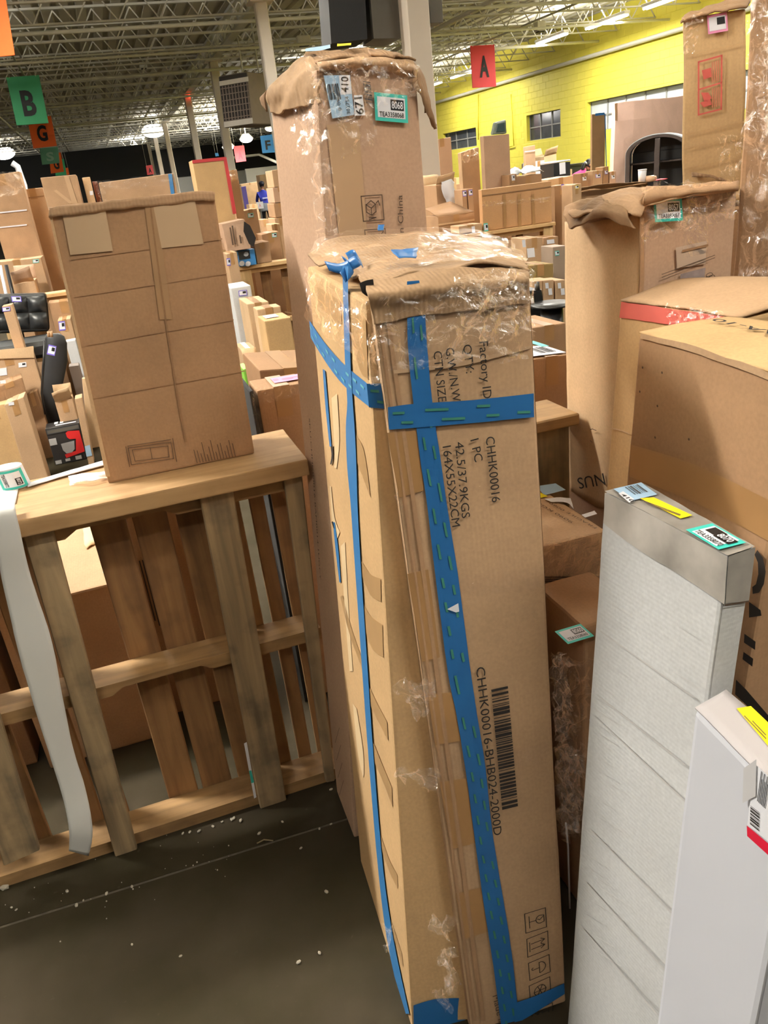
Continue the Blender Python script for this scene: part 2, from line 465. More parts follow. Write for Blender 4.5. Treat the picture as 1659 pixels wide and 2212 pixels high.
# floor: dark, worn concrete
fm, nt, b = new_mat('dark_concrete')
tc = nd(nt, 'ShaderNodeTexCoord')
n1 = nd(nt, 'ShaderNodeTexNoise'); n1.inputs['Scale'].default_value = 2.6; n1.inputs['Detail'].default_value = 7
n2 = nd(nt, 'ShaderNodeTexNoise'); n2.inputs['Scale'].default_value = 38; n2.inputs['Detail'].default_value = 4
nt.links.new(tc.outputs['Object'], n1.inputs['Vector']); nt.links.new(tc.outputs['Object'], n2.inputs['Vector'])
cr = nd(nt, 'ShaderNodeValToRGB')
cr.color_ramp.elements[0].position = .35; cr.color_ramp.elements[0].color = lin(44, 39, 26)
cr.color_ramp.elements[1].position = .68; cr.color_ramp.elements[1].color = lin(60, 53, 42)
nt.links.new(n1.outputs['Fac'], cr.inputs[0])
mr = nd(nt, 'ShaderNodeMapRange'); mr.inputs[1].default_value = .70; mr.inputs[2].default_value = .80; mr.inputs[3].default_value = 0; mr.inputs[4].default_value = .25
nt.links.new(n2.outputs['Fac'], mr.inputs[0])
mx = nd(nt, 'ShaderNodeMix'); mx.data_type = 'RGBA'; mx.inputs[7].default_value = lin(96, 88, 74)
nt.links.new(mr.outputs[0], mx.inputs[0]); nt.links.new(cr.outputs[0], mx.inputs[6]); nt.links.new(mx.outputs[2], b.inputs['Base Color'])
b.inputs['Roughness'].default_value = .9; b.inputs['Specular IOR Level'].default_value = .12
bp = nd(nt, 'ShaderNodeBump'); bp.inputs['Strength'].default_value = .15; bp.inputs['Distance'].default_value = .004
nt.links.new(n2.outputs['Fac'], bp.inputs['Height']); nt.links.new(bp.outputs[0], b.inputs['Normal'])
# two slabs with an open joint between them
j0, j1 = at(0, 2003, Z=0), at(720, 1778, Z=0)
jd = (j1-j0).normalized(); jn = Vector((-jd.y, jd.x, 0))
J = lambda s, off: j0+jd*s+jn*off
vs = []; fs = []
a0, a1 = -24, 18
fl = struct(bm_obj('floor', hexa_bm([J(a0, 75)+Vector((0, 0, 0)), J(a1, 75), J(a1, .004), J(a0, .004), J(a0, 75)-Vector((0, 0, .2)), J(a1, 75)-Vector((0, 0, .2)), J(a1, .004)-Vector((0, 0, .2)), J(a0, .004)-Vector((0, 0, .2))], bev=0), fm))
bm_obj('slab', hexa_bm([J(a0, -.004), J(a1, -.004), J(a1, -15), J(a0, -15), J(a0, -.004)-Vector((0, 0, .2)), J(a1, -.004)-Vector((0, 0, .2)), J(a1, -15)-Vector((0, 0, .2)), J(a0, -15)-Vector((0, 0, .2))], bev=0), fm, fl)
JF = flat('joint_filler', lin(78, 71, 60), .9, 0, .3, 40)
bm_obj('joint_filler', hexa_bm([J(a0, .004), J(a1, .004), J(a1, -.004), J(a0, -.004), J(a0, .004)-Vector((0, 0, .1)), J(a1, .004)-Vector((0, 0, .1)), J(a1, -.004)-Vector((0, 0, .1)), J(a0, -.004)-Vector((0, 0, .1))], bev=0), JF, fl).location.z -= .0015
# crumbs of foam along the joint and the pallets' feet
bm = bmesh.new(); rnd = random.Random(4)
spots = [(25, 1872), (95, 1873), (40, 1885), (165, 1955), (230, 1930), (285, 1915), (35, 1965), (25, 1960), (500, 1770), (505, 1767), (480, 1775), (460, 1785), (430, 1795), (410, 1797), (395, 1800), (650, 1832), (705, 1926), (690, 2058), (645, 2078), (145, 1925), (8, 1915), (5, 1905), (285, 2040), (715, 1705), (740, 1690), (390, 2065), (610, 1775), (520, 1772), (240, 1830), (120, 1845), (690, 1790), (715, 1780), (560, 1800), (180, 1945)]
for (px, py) in spots:
    p = at(px, py, Z=.004); s = rnd.uniform(.0025, .005)
    if (px, py) == (8, 1915): s = .012
    bmesh.ops.create_icosphere(bm, subdivisions=1, radius=s, matrix=Matrix.Translation(p) @ Matrix.Rotation(rnd.random()*6, 4, 'Z') @ Matrix.Diagonal((1.5, 1, .6, 1)))
for i in range(70):
    t = rnd.random(); p = J(rnd.uniform(-.3, .62), rnd.gauss(0, .05)+(.16 if i % 2 else 0)); p.z = .002
    bmesh.ops.create_icosphere(bm, subdivisions=1, radius=rnd.uniform(.0008, .0024), matrix=Matrix.Translation(p))
o = bm_obj('debris', bm, flat('foam_crumbs', lin(165, 158, 142), .9))
meta(o, 'white foam crumbs and grit scattered on the dark concrete floor', 'debris', kind='stuff')
o = bm_obj('dried_straw', tube_bm(bmesh.new(), [at(555, 1822, Z=.004), at(570, 1814, Z=.005), at(590, 1816, Z=.004)], .002, 6), flat('straw', lin(120, 104, 72)))
meta(o, 'thin pale fibre lying on the floor beside the slab joint', 'debris')

# right wall of painted block with three windows
YELW = flat('yellow_wall_paint', lin(238, 226, 84), .6, 0, .03, 1.2)
wins = [(31.6, 35.0, 2.18, 2.87), (25.1, 27.4, 2.08, 2.91), (16.2, 23.5, 2.09, 2.93)]
ycuts = sorted([YB, YF]+[w[0] for w in wins]+[w[1] for w in wins])
bm = bmesh.new()
def addbox(bm, x0, x1, y0, y1, z0, z1):
    vs = [bm.verts.new(p) for p in box8(x0, x1, y0, y1, z0, z1)]
    for f in HEXF: bm.faces.new([vs[i] for i in f])
for a, b_ in zip(ycuts, ycuts[1:]):
    w = [w for w in wins if abs(w[0]-a) < .01]
    if w:
        addbox(bm, XW, XW+.3, a, b_, 0, w[0][2]); addbox(bm, XW, XW+.3, a, b_, w[0][3], 5.6)
    else: addbox(bm, XW, XW+.3, a, b_, 0, 5.6)
wr = struct(bm_obj('wall_right', bm, YELW))
bm = bmesh.new(); rnd = random.Random(2)
for r in range(6, 25):
    z0 = r*.2; y = 14+(.2 if r % 2 else 0)
    while y < 44:
        y1 = y+.4
        if not any(w[0]-.4 < y < w[1] and w[2]-.2 < z0 < w[3] for w in wins):
            d = .004+rnd.random()*.004
            vs = [bm.verts.new(p) for p in ((XW-d, y+.006, z0+.006), (XW-d, y1-.006, z0+.006), (XW-d, y1-.006, z0+.194), (XW-d, y+.006, z0+.194), (XW, y, z0), (XW, y1, z0), (XW, y1, z0+.2), (XW, y, z0+.2))]
            for f in ((3, 2, 1, 0), (0, 1, 5, 4), (1, 2, 6, 5), (2, 3, 7, 6), (3, 0, 4, 7)): bm.faces.new([vs[i] for i in f])
        y = y1
o = bm_obj('block_courses', bm, YELW, wr); o['kind'] = 'stuff'
GLASSD = flat('dark_window_glass', lin(70, 74, 78), .12, 0, .25, 3)
GLASSW = flat('frosted_window_glass', lin(214, 222, 228), .3, 0, .04, 2)
FRAMEM = flat('grey_window_bar', lin(150, 150, 146), .6)
for i, (y0, y1, z0, z1) in enumerate(wins):
    wn = thing('window_%d' % (i+1), None, None, (XW, (y0+y1)/2, z0)); struct(wn)
    ny = 3 if i < 2 else 8
    for a in range(ny):
        for k in range(2):
            ya = y0+(y1-y0)*a/ny; yb = y0+(y1-y0)*(a+1)/ny; za = z0+(z1-z0)*k/2; zb = z0+(z1-z0)*(k+1)/2
            bx('pane', XW+.15, XW+.16, ya+.02, yb-.02, za+.02, zb-.02, GLASSW if i == 2 else GLASSD, wn, bev=.002)
    bm = bmesh.new()
    for a in range(ny+1):
        ya = y0+(y1-y0)*a/ny; addbox(bm, XW+.12, XW+.17, ya-.02, ya+.02, z0, z1)
    for k in range(3):
        zz = z0+(z1-z0)*k/2; addbox(bm, XW+.125, XW+.165, y0, y1, zz-.02, zz+.02)
    bm_obj('window_frame', bm, FRAMEM, wn)
# far wall: pale below, black above; left and inner partitions
WPALE = flat('pale_wall_paint', lin(222, 222, 214), .7, 0, .03, 1)
WBLK = flat('black_wall_paint', lin(24, 25, 25), .8, 0, .1, 1)
wf = struct(bx('wall_back', XL, XW+.3, YF, YF+.3, 0, 5.6, WPALE, bev=0))
bx('black_upper_wall', XL, XW, YF-.06, YF, 2.75, 5.0, WBLK, wf, bev=0)
struct(bx('wall_left', XL-.3, XL, YB, YF, 0, 5.6, WPALE, bev=0))
pw = struct(bx('wall_partition', 8.6, 13.4, 50, 50.2, 0, 2.62, WPALE, bev=0))
pd = struct(bx('wall_office', -9, 3.4, 52, 54.5, 0, 4.55, WBLK, bev=0))
o = tube('trim_1', [at(495, 342, Y=49), at(560, 334, Y=49), at(601, 352, Y=44)], .07, JOISTM); struct(o)
# pipe along the wall head
o = tube('trim_2', [(XW-.12, 5, 4.14), (XW-.12, 59, 4.14)], .06, JOISTM); struct(o)
o = tube('trim_3', [(XW-.06, 26.9+4.2, 4.0), (XW-.06, 31.3, 2.4)], .02, flat('yellow_conduit', lin(214, 200, 34))); struct(o)
o = tube('trim_4', [(XW-.06, 28.4, 3.7), (XW-.06, 28.3, 2.0), (XW-.06, 29.5, 1.95)], .02, _flat['yellow_conduit']); struct(o)

# ceiling: ribbed steel deck, bar joists, girder, pipes
DECK = flat('ceiling_deck_paint', lin(198, 192, 174), .65, 0, .07, 1.5)
bm = bmesh.new(); x = XL; prof = []
while x < XW+.3:
    prof += [(x, ZD), (x+.18, ZD), (x+.21, ZD+.07), (x+.30, ZD+.07)]; x += .33
lo_ = [bm.verts.new((a, YB, z)) for a, z in prof]; hi_ = [bm.verts.new((a, YF, z)) for a, z in prof]
for i in range(len(prof)-1): bm.faces.new((lo_[i], lo_[i+1], hi_[i+1], hi_[i]))
ce = struct(bm_obj('ceiling', bm, DECK))
def joist_mesh(x0, x1):
    bm = bmesh.new()
    addbox(bm, x0, x1, -.05, .05, -.04, -.0); 
    addbox(bm, x0, x1, -.045, .045, -.60, -.57)
    n = int((x1-x0)/.36); st = (x1-x0)/n
    for i in range(n):
        a = (x0+i*st, 0, -.59 if i % 2 else -.06); c = (x0+(i+1)*st, 0, -.06 if i % 2 else -.59)
        tube_bm(bm, [a, c], .016, 4, False)
    me = bpy.data.meshes.new('roof_joist'); bm.to_mesh(me); bm.free(); me.materials.append(JOISTM); return me
jm = [joist_mesh(XL, 3.6), joist_mesh(3.6, XW)]
y = -2.1
while y < YF:
    for me in jm:
        o = bpy.data.objects.new('roof_joist', me); C.objects.link(o); o.parent = ce; o.location = (0, y, ZD-.005)
    y += 1.72
gm = bmesh.new()
addbox(gm, 3.5, 3.7, YB, YF, 4.70, 4.76); addbox(gm, 3.5, 3.7, YB, YF, 5.12, 5.18)
yy = 0.0; k = 0
while yy < YF:
    tube_bm(gm, [(3.6, yy, 4.74 if k % 2 else 5.14), (3.6, yy+.6, 5.14 if k % 2 else 4.74)], .03, 4, False); yy += .6; k += 1
bm_obj('roof_girder', gm, JOISTM, ce)
for (ya, z, r) in ((16.6, 4.45, .035), (19.4, 4.42, .03), (22.6, 4.45, .035), (28.0, 4.45, .035), (34.5, 4.45, .035), (42, 4.45, .035)):
    tube('sprinkler_pipe', [(-20, ya, z), (XW-.2, ya, z)], r, JOISTM, ce)
for xx in (-2.4, 8.2):
    tube('sprinkler_pipe', [(xx, 4, 4.5), (xx, 59, 4.5)], .045, JOISTM, ce)
bm = bmesh.new()
for xx in (-13, -7.5, -1.0, 6.0, 11.0):
    for z in (4.60, 5.08): addbox(bm, xx-.02, xx+.02, 3, 59, z-.02, z+.02)
bm_obj('joist_bridging', bm, JOISTM, ce)

# columns on the girder line
def column(y, label, x=3.6, w=.25):
    c = thing('steel_column', label, 'column', (x, y, 0))
    bx('flange', x-.02+w/2-.02, x+.02+w/2, y-.13, y+.13, 0, 4.70, STEELW, c, bev=.004)
    bx('flange', x-w/2-.02, x-w/2+.02, y-.13, y+.13, 0, 4.70, STEELW, c, bev=.004)
    bx('web', x-w/2, x+w/2, y-.012, y+.012, 0, 4.70, STEELW, c, bev=0)
    bx('base_plate', x-.22, x+.22, y-.2, y+.2, 0, .03, DARKG, c, bev=.003)
    bx('cap_plate', x-.16, x+.16, y-.16, y+.16, 4.67, 4.70, STEELW, c, bev=.003)
    return c
def tubecol(y, label, x=3.56, r=.11):
    c = thing('steel_column', label, 'column', (x, y, 0))
    bx('shaft', x-r, x+r, y-r, y+r, 0, 4.70, STEELW, c, bev=.02)
    bx('base_plate', x-.25, x+.25, y-.25, y+.25, 0, .03, DARKG, c, bev=.003)
    bx('cap_plate', x-.22, x+.22, y-.22, y+.22, 4.66, 4.70, STEELW, c, bev=.003)
    return c
c = thing('steel_column', 'broad cream column rising right behind the carton labelled 8068', 'column', (3.62, 9.0, 0))
bx('shaft', 3.50, 3.755, 8.9, 9.15, 0, 4.70, STEELW, c, bev=.01)
bx('base_plate', 3.4, 3.85, 8.8, 9.25, 0, .03, DARKG, c, bev=.003)
bx('cap_plate', 3.42, 3.83, 8.82, 9.23, 4.66, 4.70, STEELW, c, bev=.003)
tubecol(16.3, 'tall cream column just left of the 8068 carton, in front of the unit heater')
tubecol(22.9, 'cream column just left of the grey unit heater, second from the camera of the left ones')
tubecol(29.7, 'cream column with a small red light at its head')
tubecol(40.0, 'slim cream column beside the big glowing lamp')
tubecol(47.0, 'slim bright column right under the big glowing lamp')
tubecol(53.4, 'thin column far off above the black wall, last of its row')
o = bm_obj('indicator_light', (lambda b_: (bmesh.ops.create_uvsphere(b_, u_segments=10, v_segments=6, radius=.05, matrix=Matrix.Translation((3.62, 29.5, 4.60))), b_)[1])(bmesh.new()), emit('red_glow', (1, .05, .02, 1), 6), bpy.data.objects['steel_column.003'])
# dark hanging duct beside the near column
d = thing('air_duct', 'black and dark grey boxy duct dropping from the roof behind the 8068 carton', 'duct', (3.1, 9.1, 2.95))
p0, p1, p2 = at(716, -60, Y=9.2), at(797, -60, Y=9.05), at(858, -60, Y=9.15)
def prism(name, pts, z0, z1, mat, parent, sh=(0, 0)):
    n = len(pts); vs = [Vector((p.x+sh[0], p.y+sh[1], z0)) for p in pts]+[Vector((p.x, p.y, z1)) for p in pts]
    fs = [tuple(range(n))[::-1], tuple(range(n, 2*n))]+[(i, (i+1) % n, n+(i+1) % n, n+i) for i in range(n)]
    return mesh_obj(name, vs, fs, mat, parent)
bkv = Vector((.03, .5, 0))
prism('black_side', [p0, p1, p1+bkv, p0+bkv], 2.95, 4.50, MATTEB, d, (-.09, 0))
prism('grey_side', [p1+Vector((.005, 0, 0)), p2, p2+bkv-Vector((.05, 0, 0)), p1+bkv+Vector((.005, 0, 0))], 2.95, 4.50, DARKG, d, (-.02, 0))
tube('hanger_rod', [(p0.x+.1, 9.4, 4.49), (p0.x+.1, 9.4, 5.262)], .012, JOISTM, d, 6); tube('hanger_rod', [(p2.x-.08, 9.4, 4.49), (p2.x-.08, 9.4, 5.262)], .012, JOISTM, d, 6)
o = bx('junction_box', 3.80, 3.95, 9.0, 9.2, 3.05, 3.32, DARKG); meta(o, 'small dark box fixed on the right side of the broad cream column', 'junction box')
bx('conduit', 3.765, 3.80, 9.02, 9.06, 3.1, 3.2, DARKG, o)

# unit heater
ht = thing('unit_heater', 'grey unit heater with a white-framed grille hung from the roof', 'heater', (3.55, 20, 2.9))
HG = flat('heater_grey', lin(128, 114, 106), .7); HW = flat('heater_white', lin(214, 208, 202), .6); HD = flat('heater_dark', lin(44, 38, 36), .7)
hp = Plane((0, 20, 0), (0, -1, 0))
q = [hp.pt(471, 165), hp.pt(534, 154), hp.pt(546, 268), hp.pt(484, 277)]
bk = Vector((1.0, 1.1, 0))
hb = bm_obj('heater_case', hexa_bm(q+[p+bk for p in q], bev=.02), HG, ht)
f4 = lambda a, b_, c_, d_, off: [bil(q, u, v)+Vector((0, -off, 0)) for u, v in ((a, b_), (c_, b_), (c_, d_), (a, d_))]
bm_obj('grille_back', hexa_bm(f4(.03, .19, .97, .86, .02)+[p+Vector((0, .03, 0)) for p in f4(.03, .19, .97, .86, .02)], bev=0), HD, ht)
bm_obj('top_opening', hexa_bm(f4(.03, .02, .97, .10, .02)+[p+Vector((0, .03, 0)) for p in f4(.03, .02, .97, .10, .02)], bev=0), HD, ht)
for a, c_ in ((.10, .19), (.88, .99)):
    bm_obj('white_frame', hexa_bm(f4(.0, a, 1, c_, .05)+[p+Vector((0, .05, 0)) for p in f4(.0, a, 1, c_, .05)], bev=.005), HW, ht)
for k in range(6):
    t = .24+k*.115; bm_obj('grille_bar', hexa_bm(f4(.03, t, .97, t+.016, .045)+[p+Vector((0, .02, 0)) for p in f4(.03, t, .97, t+.016, .045)], bev=0), HG, ht)
for k in range(9):
    t = .08+k*.105; bm_obj('louvre', hexa_bm(f4(t, .2, t+.03, .87, .035)+[p+Vector((0, .02, 0)) for p in f4(t, .2, t+.03, .87, .035)], bev=0), HG, ht)
for u in (.25, .8):
    a = bil(q, u, 0)+Vector((.5, .5, 0)); tube('hanger_rod', [a-Vector((0, 0, .05)), Vector((a.x, a.y, 5.15))], .02, JOISTM, ht)
ext = rects_on('warning_sticker', [[hp.pt(x_, y_)+Vector((.5, .54, 0)) for x_, y_ in ((560, 264), (574, 262), (575, 267), (561, 269))]], YEL, ht)

# ------------------------------------------------------------------ lamps
TUBE = emit('lamp_tube_glow', (1, .97, .9, 1), 9.0)
BULB = emit('bulb_glow', (1, .97, .92, 1), 12.0)
HOUS = flat('lamp_housing', lin(225, 222, 212), .5)
UPF = 3.4  # strength of the upward lamps added to lift the ceiling's brightness
def strip(x, y, z, label, ln=1.25, power=0, along='Y', group=None, upf=None):
    t = thing('strip_light', label, 'light', (x, y, z), group)
    dx, dy = (.09, ln/2) if along == 'Y' else (ln/2, .09)
    bx('lamp_housing', x-dx, x+dx, y-dy, y+dy, z+.05, z+.12, HOUS, t, bev=.01)
    for s in (-1, 1):
        a = (x+s*.045, y-dy*.96, z+.02) if along == 'Y' else (x-dx*.96, y+s*.045, z+.02)
        c_ = (x+s*.045, y+dy*.96, z+.02) if along == 'Y' else (x+dx*.96, y+s*.045, z+.02)
        tube('lamp_tube', [a, c_], .025, TUBE, t, 8)
    for s in (-1, 1):
        hx, hy = (x, y+s*dy*.7) if along == 'Y' else (x+s*dx*.7, y)
        tube('hanger_wire', [(hx, hy, z+.11), (hx, hy, 5.262)], .006, JOISTM, t, 5)
    if power:
        sx, sy = (.25, ln) if along == 'Y' else (ln, .25)
        area_lamp(t, x, y, z-.04, power, sx, sy); area_lamp(t, x, y, z+.14, power*(.32 if along == 'Y' else UPF), sx, sy, up=True)  # second lamp faces up, added to brighten the ceiling
    return t
def highbay(x, y, z, label, r=.22, power=0):
    t = thing('high_bay_lamp', label, 'light', (x, y, z))
    bm = bmesh.new(); bmesh.ops.create_cone(bm, cap_ends=True, segments=20, radius1=r, radius2=r*.45, depth=.22, matrix=Matrix.Translation((x, y, z+.16)))
    bm_obj('reflector', bm, HOUS, t)
    bm = bmesh.new(); bmesh.ops.create_uvsphere(bm, u_segments=16, v_segments=8, radius=r*.9, matrix=Matrix.Translation((x, y, z+.05)) @ Matrix.Diagonal((1, 1, .55, 1)))
    bm_obj('lamp_bulb', bm, BULB, t, True)
    tube('hanger_rod', [(x, y, z+.26), (x, y, 5.262)], .012, JOISTM, t, 6)
    if power: area_lamp(t, x, y, z-.2, power, .5, .5); area_lamp(t, x, y, z+.3, power*UPF, .5, .5, up=True)  # added upward lamp lights the deck above
    return t
strip(12.95, 22.1, 4.5, 'glowing strip light above the yellow wall, second of the row from the right', 1.6, 160)
strip(13.25, 19.9, 4.5, 'glowing strip light nearest the tall carton with red icons', 1.8, 160)
strip(13.3, 17.4, 4.5, 'glowing strip light at the upper right edge, beside the tall carton top', 2.0, 160)
strip(13.35, 28.9, 4.5, 'far strip light just left of the red A sign', 2.2, 160)
strip(13.4, 32.3, 4.5, 'farthest strip light of the wall row, at the yellow wall end', 2.4, 120)
highbay(3.25, 43.0, 4.55, 'big glowing lamp among the receding columns', .62, 300)
highbay(2.9, 56.0, 4.55, 'small glowing lamp just left of the last column', .45, 150)
_b = at(532, 300, Y=40)
highbay(_b.x, _b.y, _b.z-.05, 'glowing bulb just left of the blue F sign', .34, 250)
_b = at(493, 317, Y=44)
highbay(_b.x, _b.y, _b.z-.05, 'glowing bulb above the far pink A sign', .34, 150)
_b = at(584, 277, Y=38)
highbay(_b.x, _b.y, _b.z-.05, 'glowing bulb beside the 8068 carton flap above the F sign', .26, 250)
highbay(-4.1, 48, 4.5, 'glowing lamp at the left edge under the green B sign', .62, 250)
# lamps of the same grid outside the picture
strip(-2.9, 3.35, 4.55, 'twin-tube strip light over the aisle left of the pallets', 2.4, 520, 'X')
strip(-3.0, -2.6, 4.6, 'twin-tube strip light behind the photographer on the left', 2.4, 70, 'X')
strip(2.4, -1.0, 4.55, 'twin-tube strip light behind the photographer on the right', 2.4, 120, 'X')
strip(6.5, 4.0, 4.55, 'twin-tube strip light over the right hand stacks', 2.4, 150, 'X')
strip(-1.5, 9.0, 4.55, 'twin-tube strip light over the second pallet row, left', 2.4, 280, 'X')
strip(5.2, 10.5, 4.55, 'twin-tube strip light over the second pallet row, right', 2.4, 420, 'X')
strip(10.5, 12.0, 4.55, 'twin-tube strip light before the yellow wall', 2.4, 420, 'X')
strip(-5.0, 17.0, 4.55, 'twin-tube strip light above the far left stacks', 2.4, 420, 'X')
strip(1.0, 10.6, 4.6, 'twin-tube strip light hidden above the frame over the middle stacks', 2.4, 300, 'X')
highbay(8.0, 26.0, 4.75, 'lamp above the middle distance, behind the 8068 carton', .3, 420)
highbay(-9.5, 30.0, 4.75, 'lamp over the far left corner outside the frame', .3, 420)

# ------------------------------------------------------------------ hanging signs
def sign(label, TL, TR, BR, BL, Y, col, letter, lmat=INK, lsz=(.30, .30, .72, .80), yaw=0):
    n = Vector((math.sin(math.radians(yaw)), -math.cos(math.radians(yaw)), 0))
    pl = Plane(at(*TL, Y=Y), n); q = [pl.pt(*p) for p in (TL, TR, BR, BL)]
    t = thing('hanging_sign', label, 'sign', (q[0]+q[2])/2)
    bm_obj('sign_panel', hexa_bm(q+[p-n*.03 for p in q], bev=.004), col, t)
    a, b_, c_, d_ = lsz
    f = lambda u, v: bil(q, u, v)+n*.008
    if letter: text_w('stencil_letter', letter, f(a, d_), f(c_, d_)-f(a, d_), f(a, b_)-f(a, d_), t, lmat, .035)
    for u in (.1, .9):
        p = bil(q, u, .02); tube('hanger_wire', [p, Vector((p.x, p.y, 5.262))], .008, JOISTM, t, 5)
    return t
ORA = flat('orange_sign', lin(252, 108, 28), .6, 0, .02); GRE = flat('green_sign', lin(52, 162, 108), .5, 0, .06, 2); REDS = flat('red_sign', lin(226, 58, 66), .55, 0, .03)
BLS = flat('blue_sign', lin(52, 124, 186), .6, 0, .03); PNK = flat('pinkish_red_sign', lin(240, 96, 104), .6, 0, .02); TEAS = flat('faded_green_sign', lin(110, 176, 148), .5, 0, .08, 2)
DKL = flat('stencil_black', lin(34, 36, 38), .7)
sign('big orange hanging sign cut by the upper left edge of the picture', (-60, -12), (10, -18), (32, 119), (-38, 126), 13.1, ORA, None)
sign('green hanging sign with a black stencil B', (13, 167), (84, 162), (105, 266), (36, 271), 21.9, GRE, 'B', DKL)
sign('orange hanging sign with a black stencil G below the B sign', (61, 268), (112, 263), (123, 315), (72, 321), 30.5, ORA, 'G', DKL, (.28, .12, .70, .72))
sign('orange sign corner peeping out behind the green B sign', (98, 252), (110, 250), (118, 290), (104, 292), 29.0, ORA, None)
sign('small faded green sign with a pale S under the G sign', (85, 320), (125, 317), (129, 352), (91, 356), 44.0, TEAS, 'S', flat('pale_letter', lin(160, 205, 185)))
sign('small orange far sign with half a G, below the faded green one', (105, 331), (131, 329), (138, 371), (110, 375), 46.5, ORA, 'G', DKL)
sign('tiny green far sign beside the small orange G sign', (118, 345), (138, 343), (144, 378), (120, 380), 49.0, GRE, None)
sign('tiny orange slip of a sign at the far end of the left row', (141, 363), (147, 362), (150, 377), (143, 378), 51.0, ORA, None)
sign('red hanging sign with a black stencil A before the yellow wall', (1016, 99), (1068, 96), (1072, 187), (1021, 190), 22.3, REDS, 'A', DKL, (.33, .26, .72, .74))
sign('blue hanging sign with a black F left of the 8068 carton', (562, 294), (590, 290), (594, 329), (567, 331), 45, BLS, 'F', DKL)
sign('pinkish red far sign with a grey A over the black beam', (504, 316), (527, 314), (532, 348), (510, 351), 42, PNK, 'A', flat('grey_letter', lin(170, 70, 86)))
sign('small red sign with a dark A between the far columns', (315, 358), (329, 356), (333, 376), (318, 378), 42, PNK, 'A', DKL)
sign('tiny blue far sign above the carton with red corner', (464, 331), (471, 330), (473, 337), (466, 338), 47, BLS, None)
# small fixtures among the joists
def fixture(name, label, cat, x, y, Y, w, h):
    p = at(x, y, Y=Y); t = thing(name, label, cat, p)
    bx('housing', p.x-w/2, p.x+w/2, p.y-.1, p.y+.1, p.z-h/2, p.z+h/2, HOUS, t, bev=.02)
    bx('base', p.x-w*.35, p.x+w*.35, p.y-.11, p.y+.05, p.z-h*.62, p.z-h/2, DARKG, t, bev=.01)
    tube('hanger_rod', [p+Vector((0, 0, h/2)), Vector((p.x, p.y, 5.262))], .012, JOISTM, t, 5)
fixture('access_point', 'small white box among the joists right of the red A sign', 'fixture', 1166, 57, 20, .26, .22)
fixture('access_point', 'pale fixture among the joists above the 8068 carton flap', 'fixture', 655, 88, 20, .3, .2)
fixture('exit_lamp', 'small pale dome in the joists left of the near columns', 'fixture', 309, 141, 26, .22, .16)

# ================================================================== the tall carton taped in blue
V = Vector
A = at(891, 2225, Z=0); B = at(1222, 2165, Z=0); D = at(779, 1860, Z=0)
FL = at(789, 650, Y=1.15); FR = at(1141, 612, Y=1.11); BLt = plane3(FL, A, D).pt(664, 575); BRt = at(1108, 548, Y=1.36)
Cc = V((.69, 1.40, 0))
t = thing('tall_carton', 'tall battered carton bound with crossing blue tape, nearest on the aisle', 'carton', (A+B+Cc+D)/4)
main = t
body = bm_obj('carton_body', hexa_bm([FL, FR, B, A, BLt, BRt, Cc, D], 14, .0008, 4.5, .006, 2), card('tall_carton_card', lin(203, 166, 118), stain=.08), t, False)
PF = plane3(FL, FR, A)
nF = PF.n
LID = Plane(PF.p+nF*.03, nF)
lq = [LID.pt(803, 640), LID.pt(1144, 603), LID.pt(1223, 2165), LID.pt(1018, 2235)]
lid = bm_obj('lid_panel', hexa_bm(lq+[p-nF*.029 for p in lq], 14, .0018, 5, .005, 2), K, t)
lid['label'] = 'front lid panel of the carton, printed with black shipping text'
# fold ridges beside the lid's left edge
for dx, w in ((10, 5), (26, 9)):
    ribbon('fold_crease', [(803+dx, 660), (884+dx, 1237), (1014+dx, 2205)], [(803+dx+w, 660), (884+dx+w, 1237), (1014+dx+w, 2205)], KB, t, LID, .0035, .0006)
# left face
PL_ = plane3(FL, A, BLt)
def T(s, a, b_, cap, **k): return text_px(LID, s, a, b_, cap, lid, off=.0042, **k)
T('Factory ID', (1035, 739), (1044, 862), 20); T('QTY:', (1000, 746), (1007, 807), 19); T('G.W./N.W', (962, 753), (978, 869), 19); T('CTN SIZE', (936, 760), (947, 869), 19)
T('CHHK00016', (1049, 945), (1063, 1086), 20); T('1 PC', (1016, 951), (1026, 999), 19); T('42.5/37.9KGS', (983, 956), (998, 1120), 19); T('164X55X22CM', (956, 965), (977, 1139), 19)
T('CHHK00016-BHB024-2000D', (1028, 1443), (1067, 1806), 20)
T('Made in China', (1064, 2152), (1090, 2268), 15, mat=INKS)
fr = (LID.pt(1061, 1490, .0042), LID.pt(1085, 1750, .0042)-LID.pt(1061, 1490, .0042), LID.pt(1097, 1482, .0042)-LID.pt(1061, 1490, .0042), nF)
barcode_w('printed_barcode', fr, lid, 62, INK, 5)
glass = [BOXL, [(.2, .2), (.8, .2)], [(.5, .2), (.5, .5)], circ(.5, .72, .2, 180, 360), [(.3, .72), (.34, .9), (.66, .9), (.7, .72)], [(.4, .85), (.52, .7), (.46, .6)]]
upar = [BOXL, [(.25, .12), (.75, .12)], [(.36, .2), (.36, .8)], [(.24, .66), (.36, .84), (.48, .66)], [(.66, .2), (.66, .8)], [(.54, .66), (.66, .84), (.78, .66)]]
umbr = [BOXL, circ(.5, .5, .3, 0, 180), [(.2, .5), (.8, .5)], [(.5, .5), (.5, .2)], circ(.44, .2, .06, 180, 360)]
recy = [BOXL, circ(.5, .5, .28), [(.5, .2), (.5, .8)], [(.25, .4), (.75, .6)], [(.25, .62), (.72, .38)]]
stck = [BOXL, [(.2, .3), (.8, .3), (.8, .5), (.2, .5), (.2, .3)], [(.3, .5), (.3, .8), (.7, .8), (.7, .5)], [(.1, .1), (.9, .9)]]
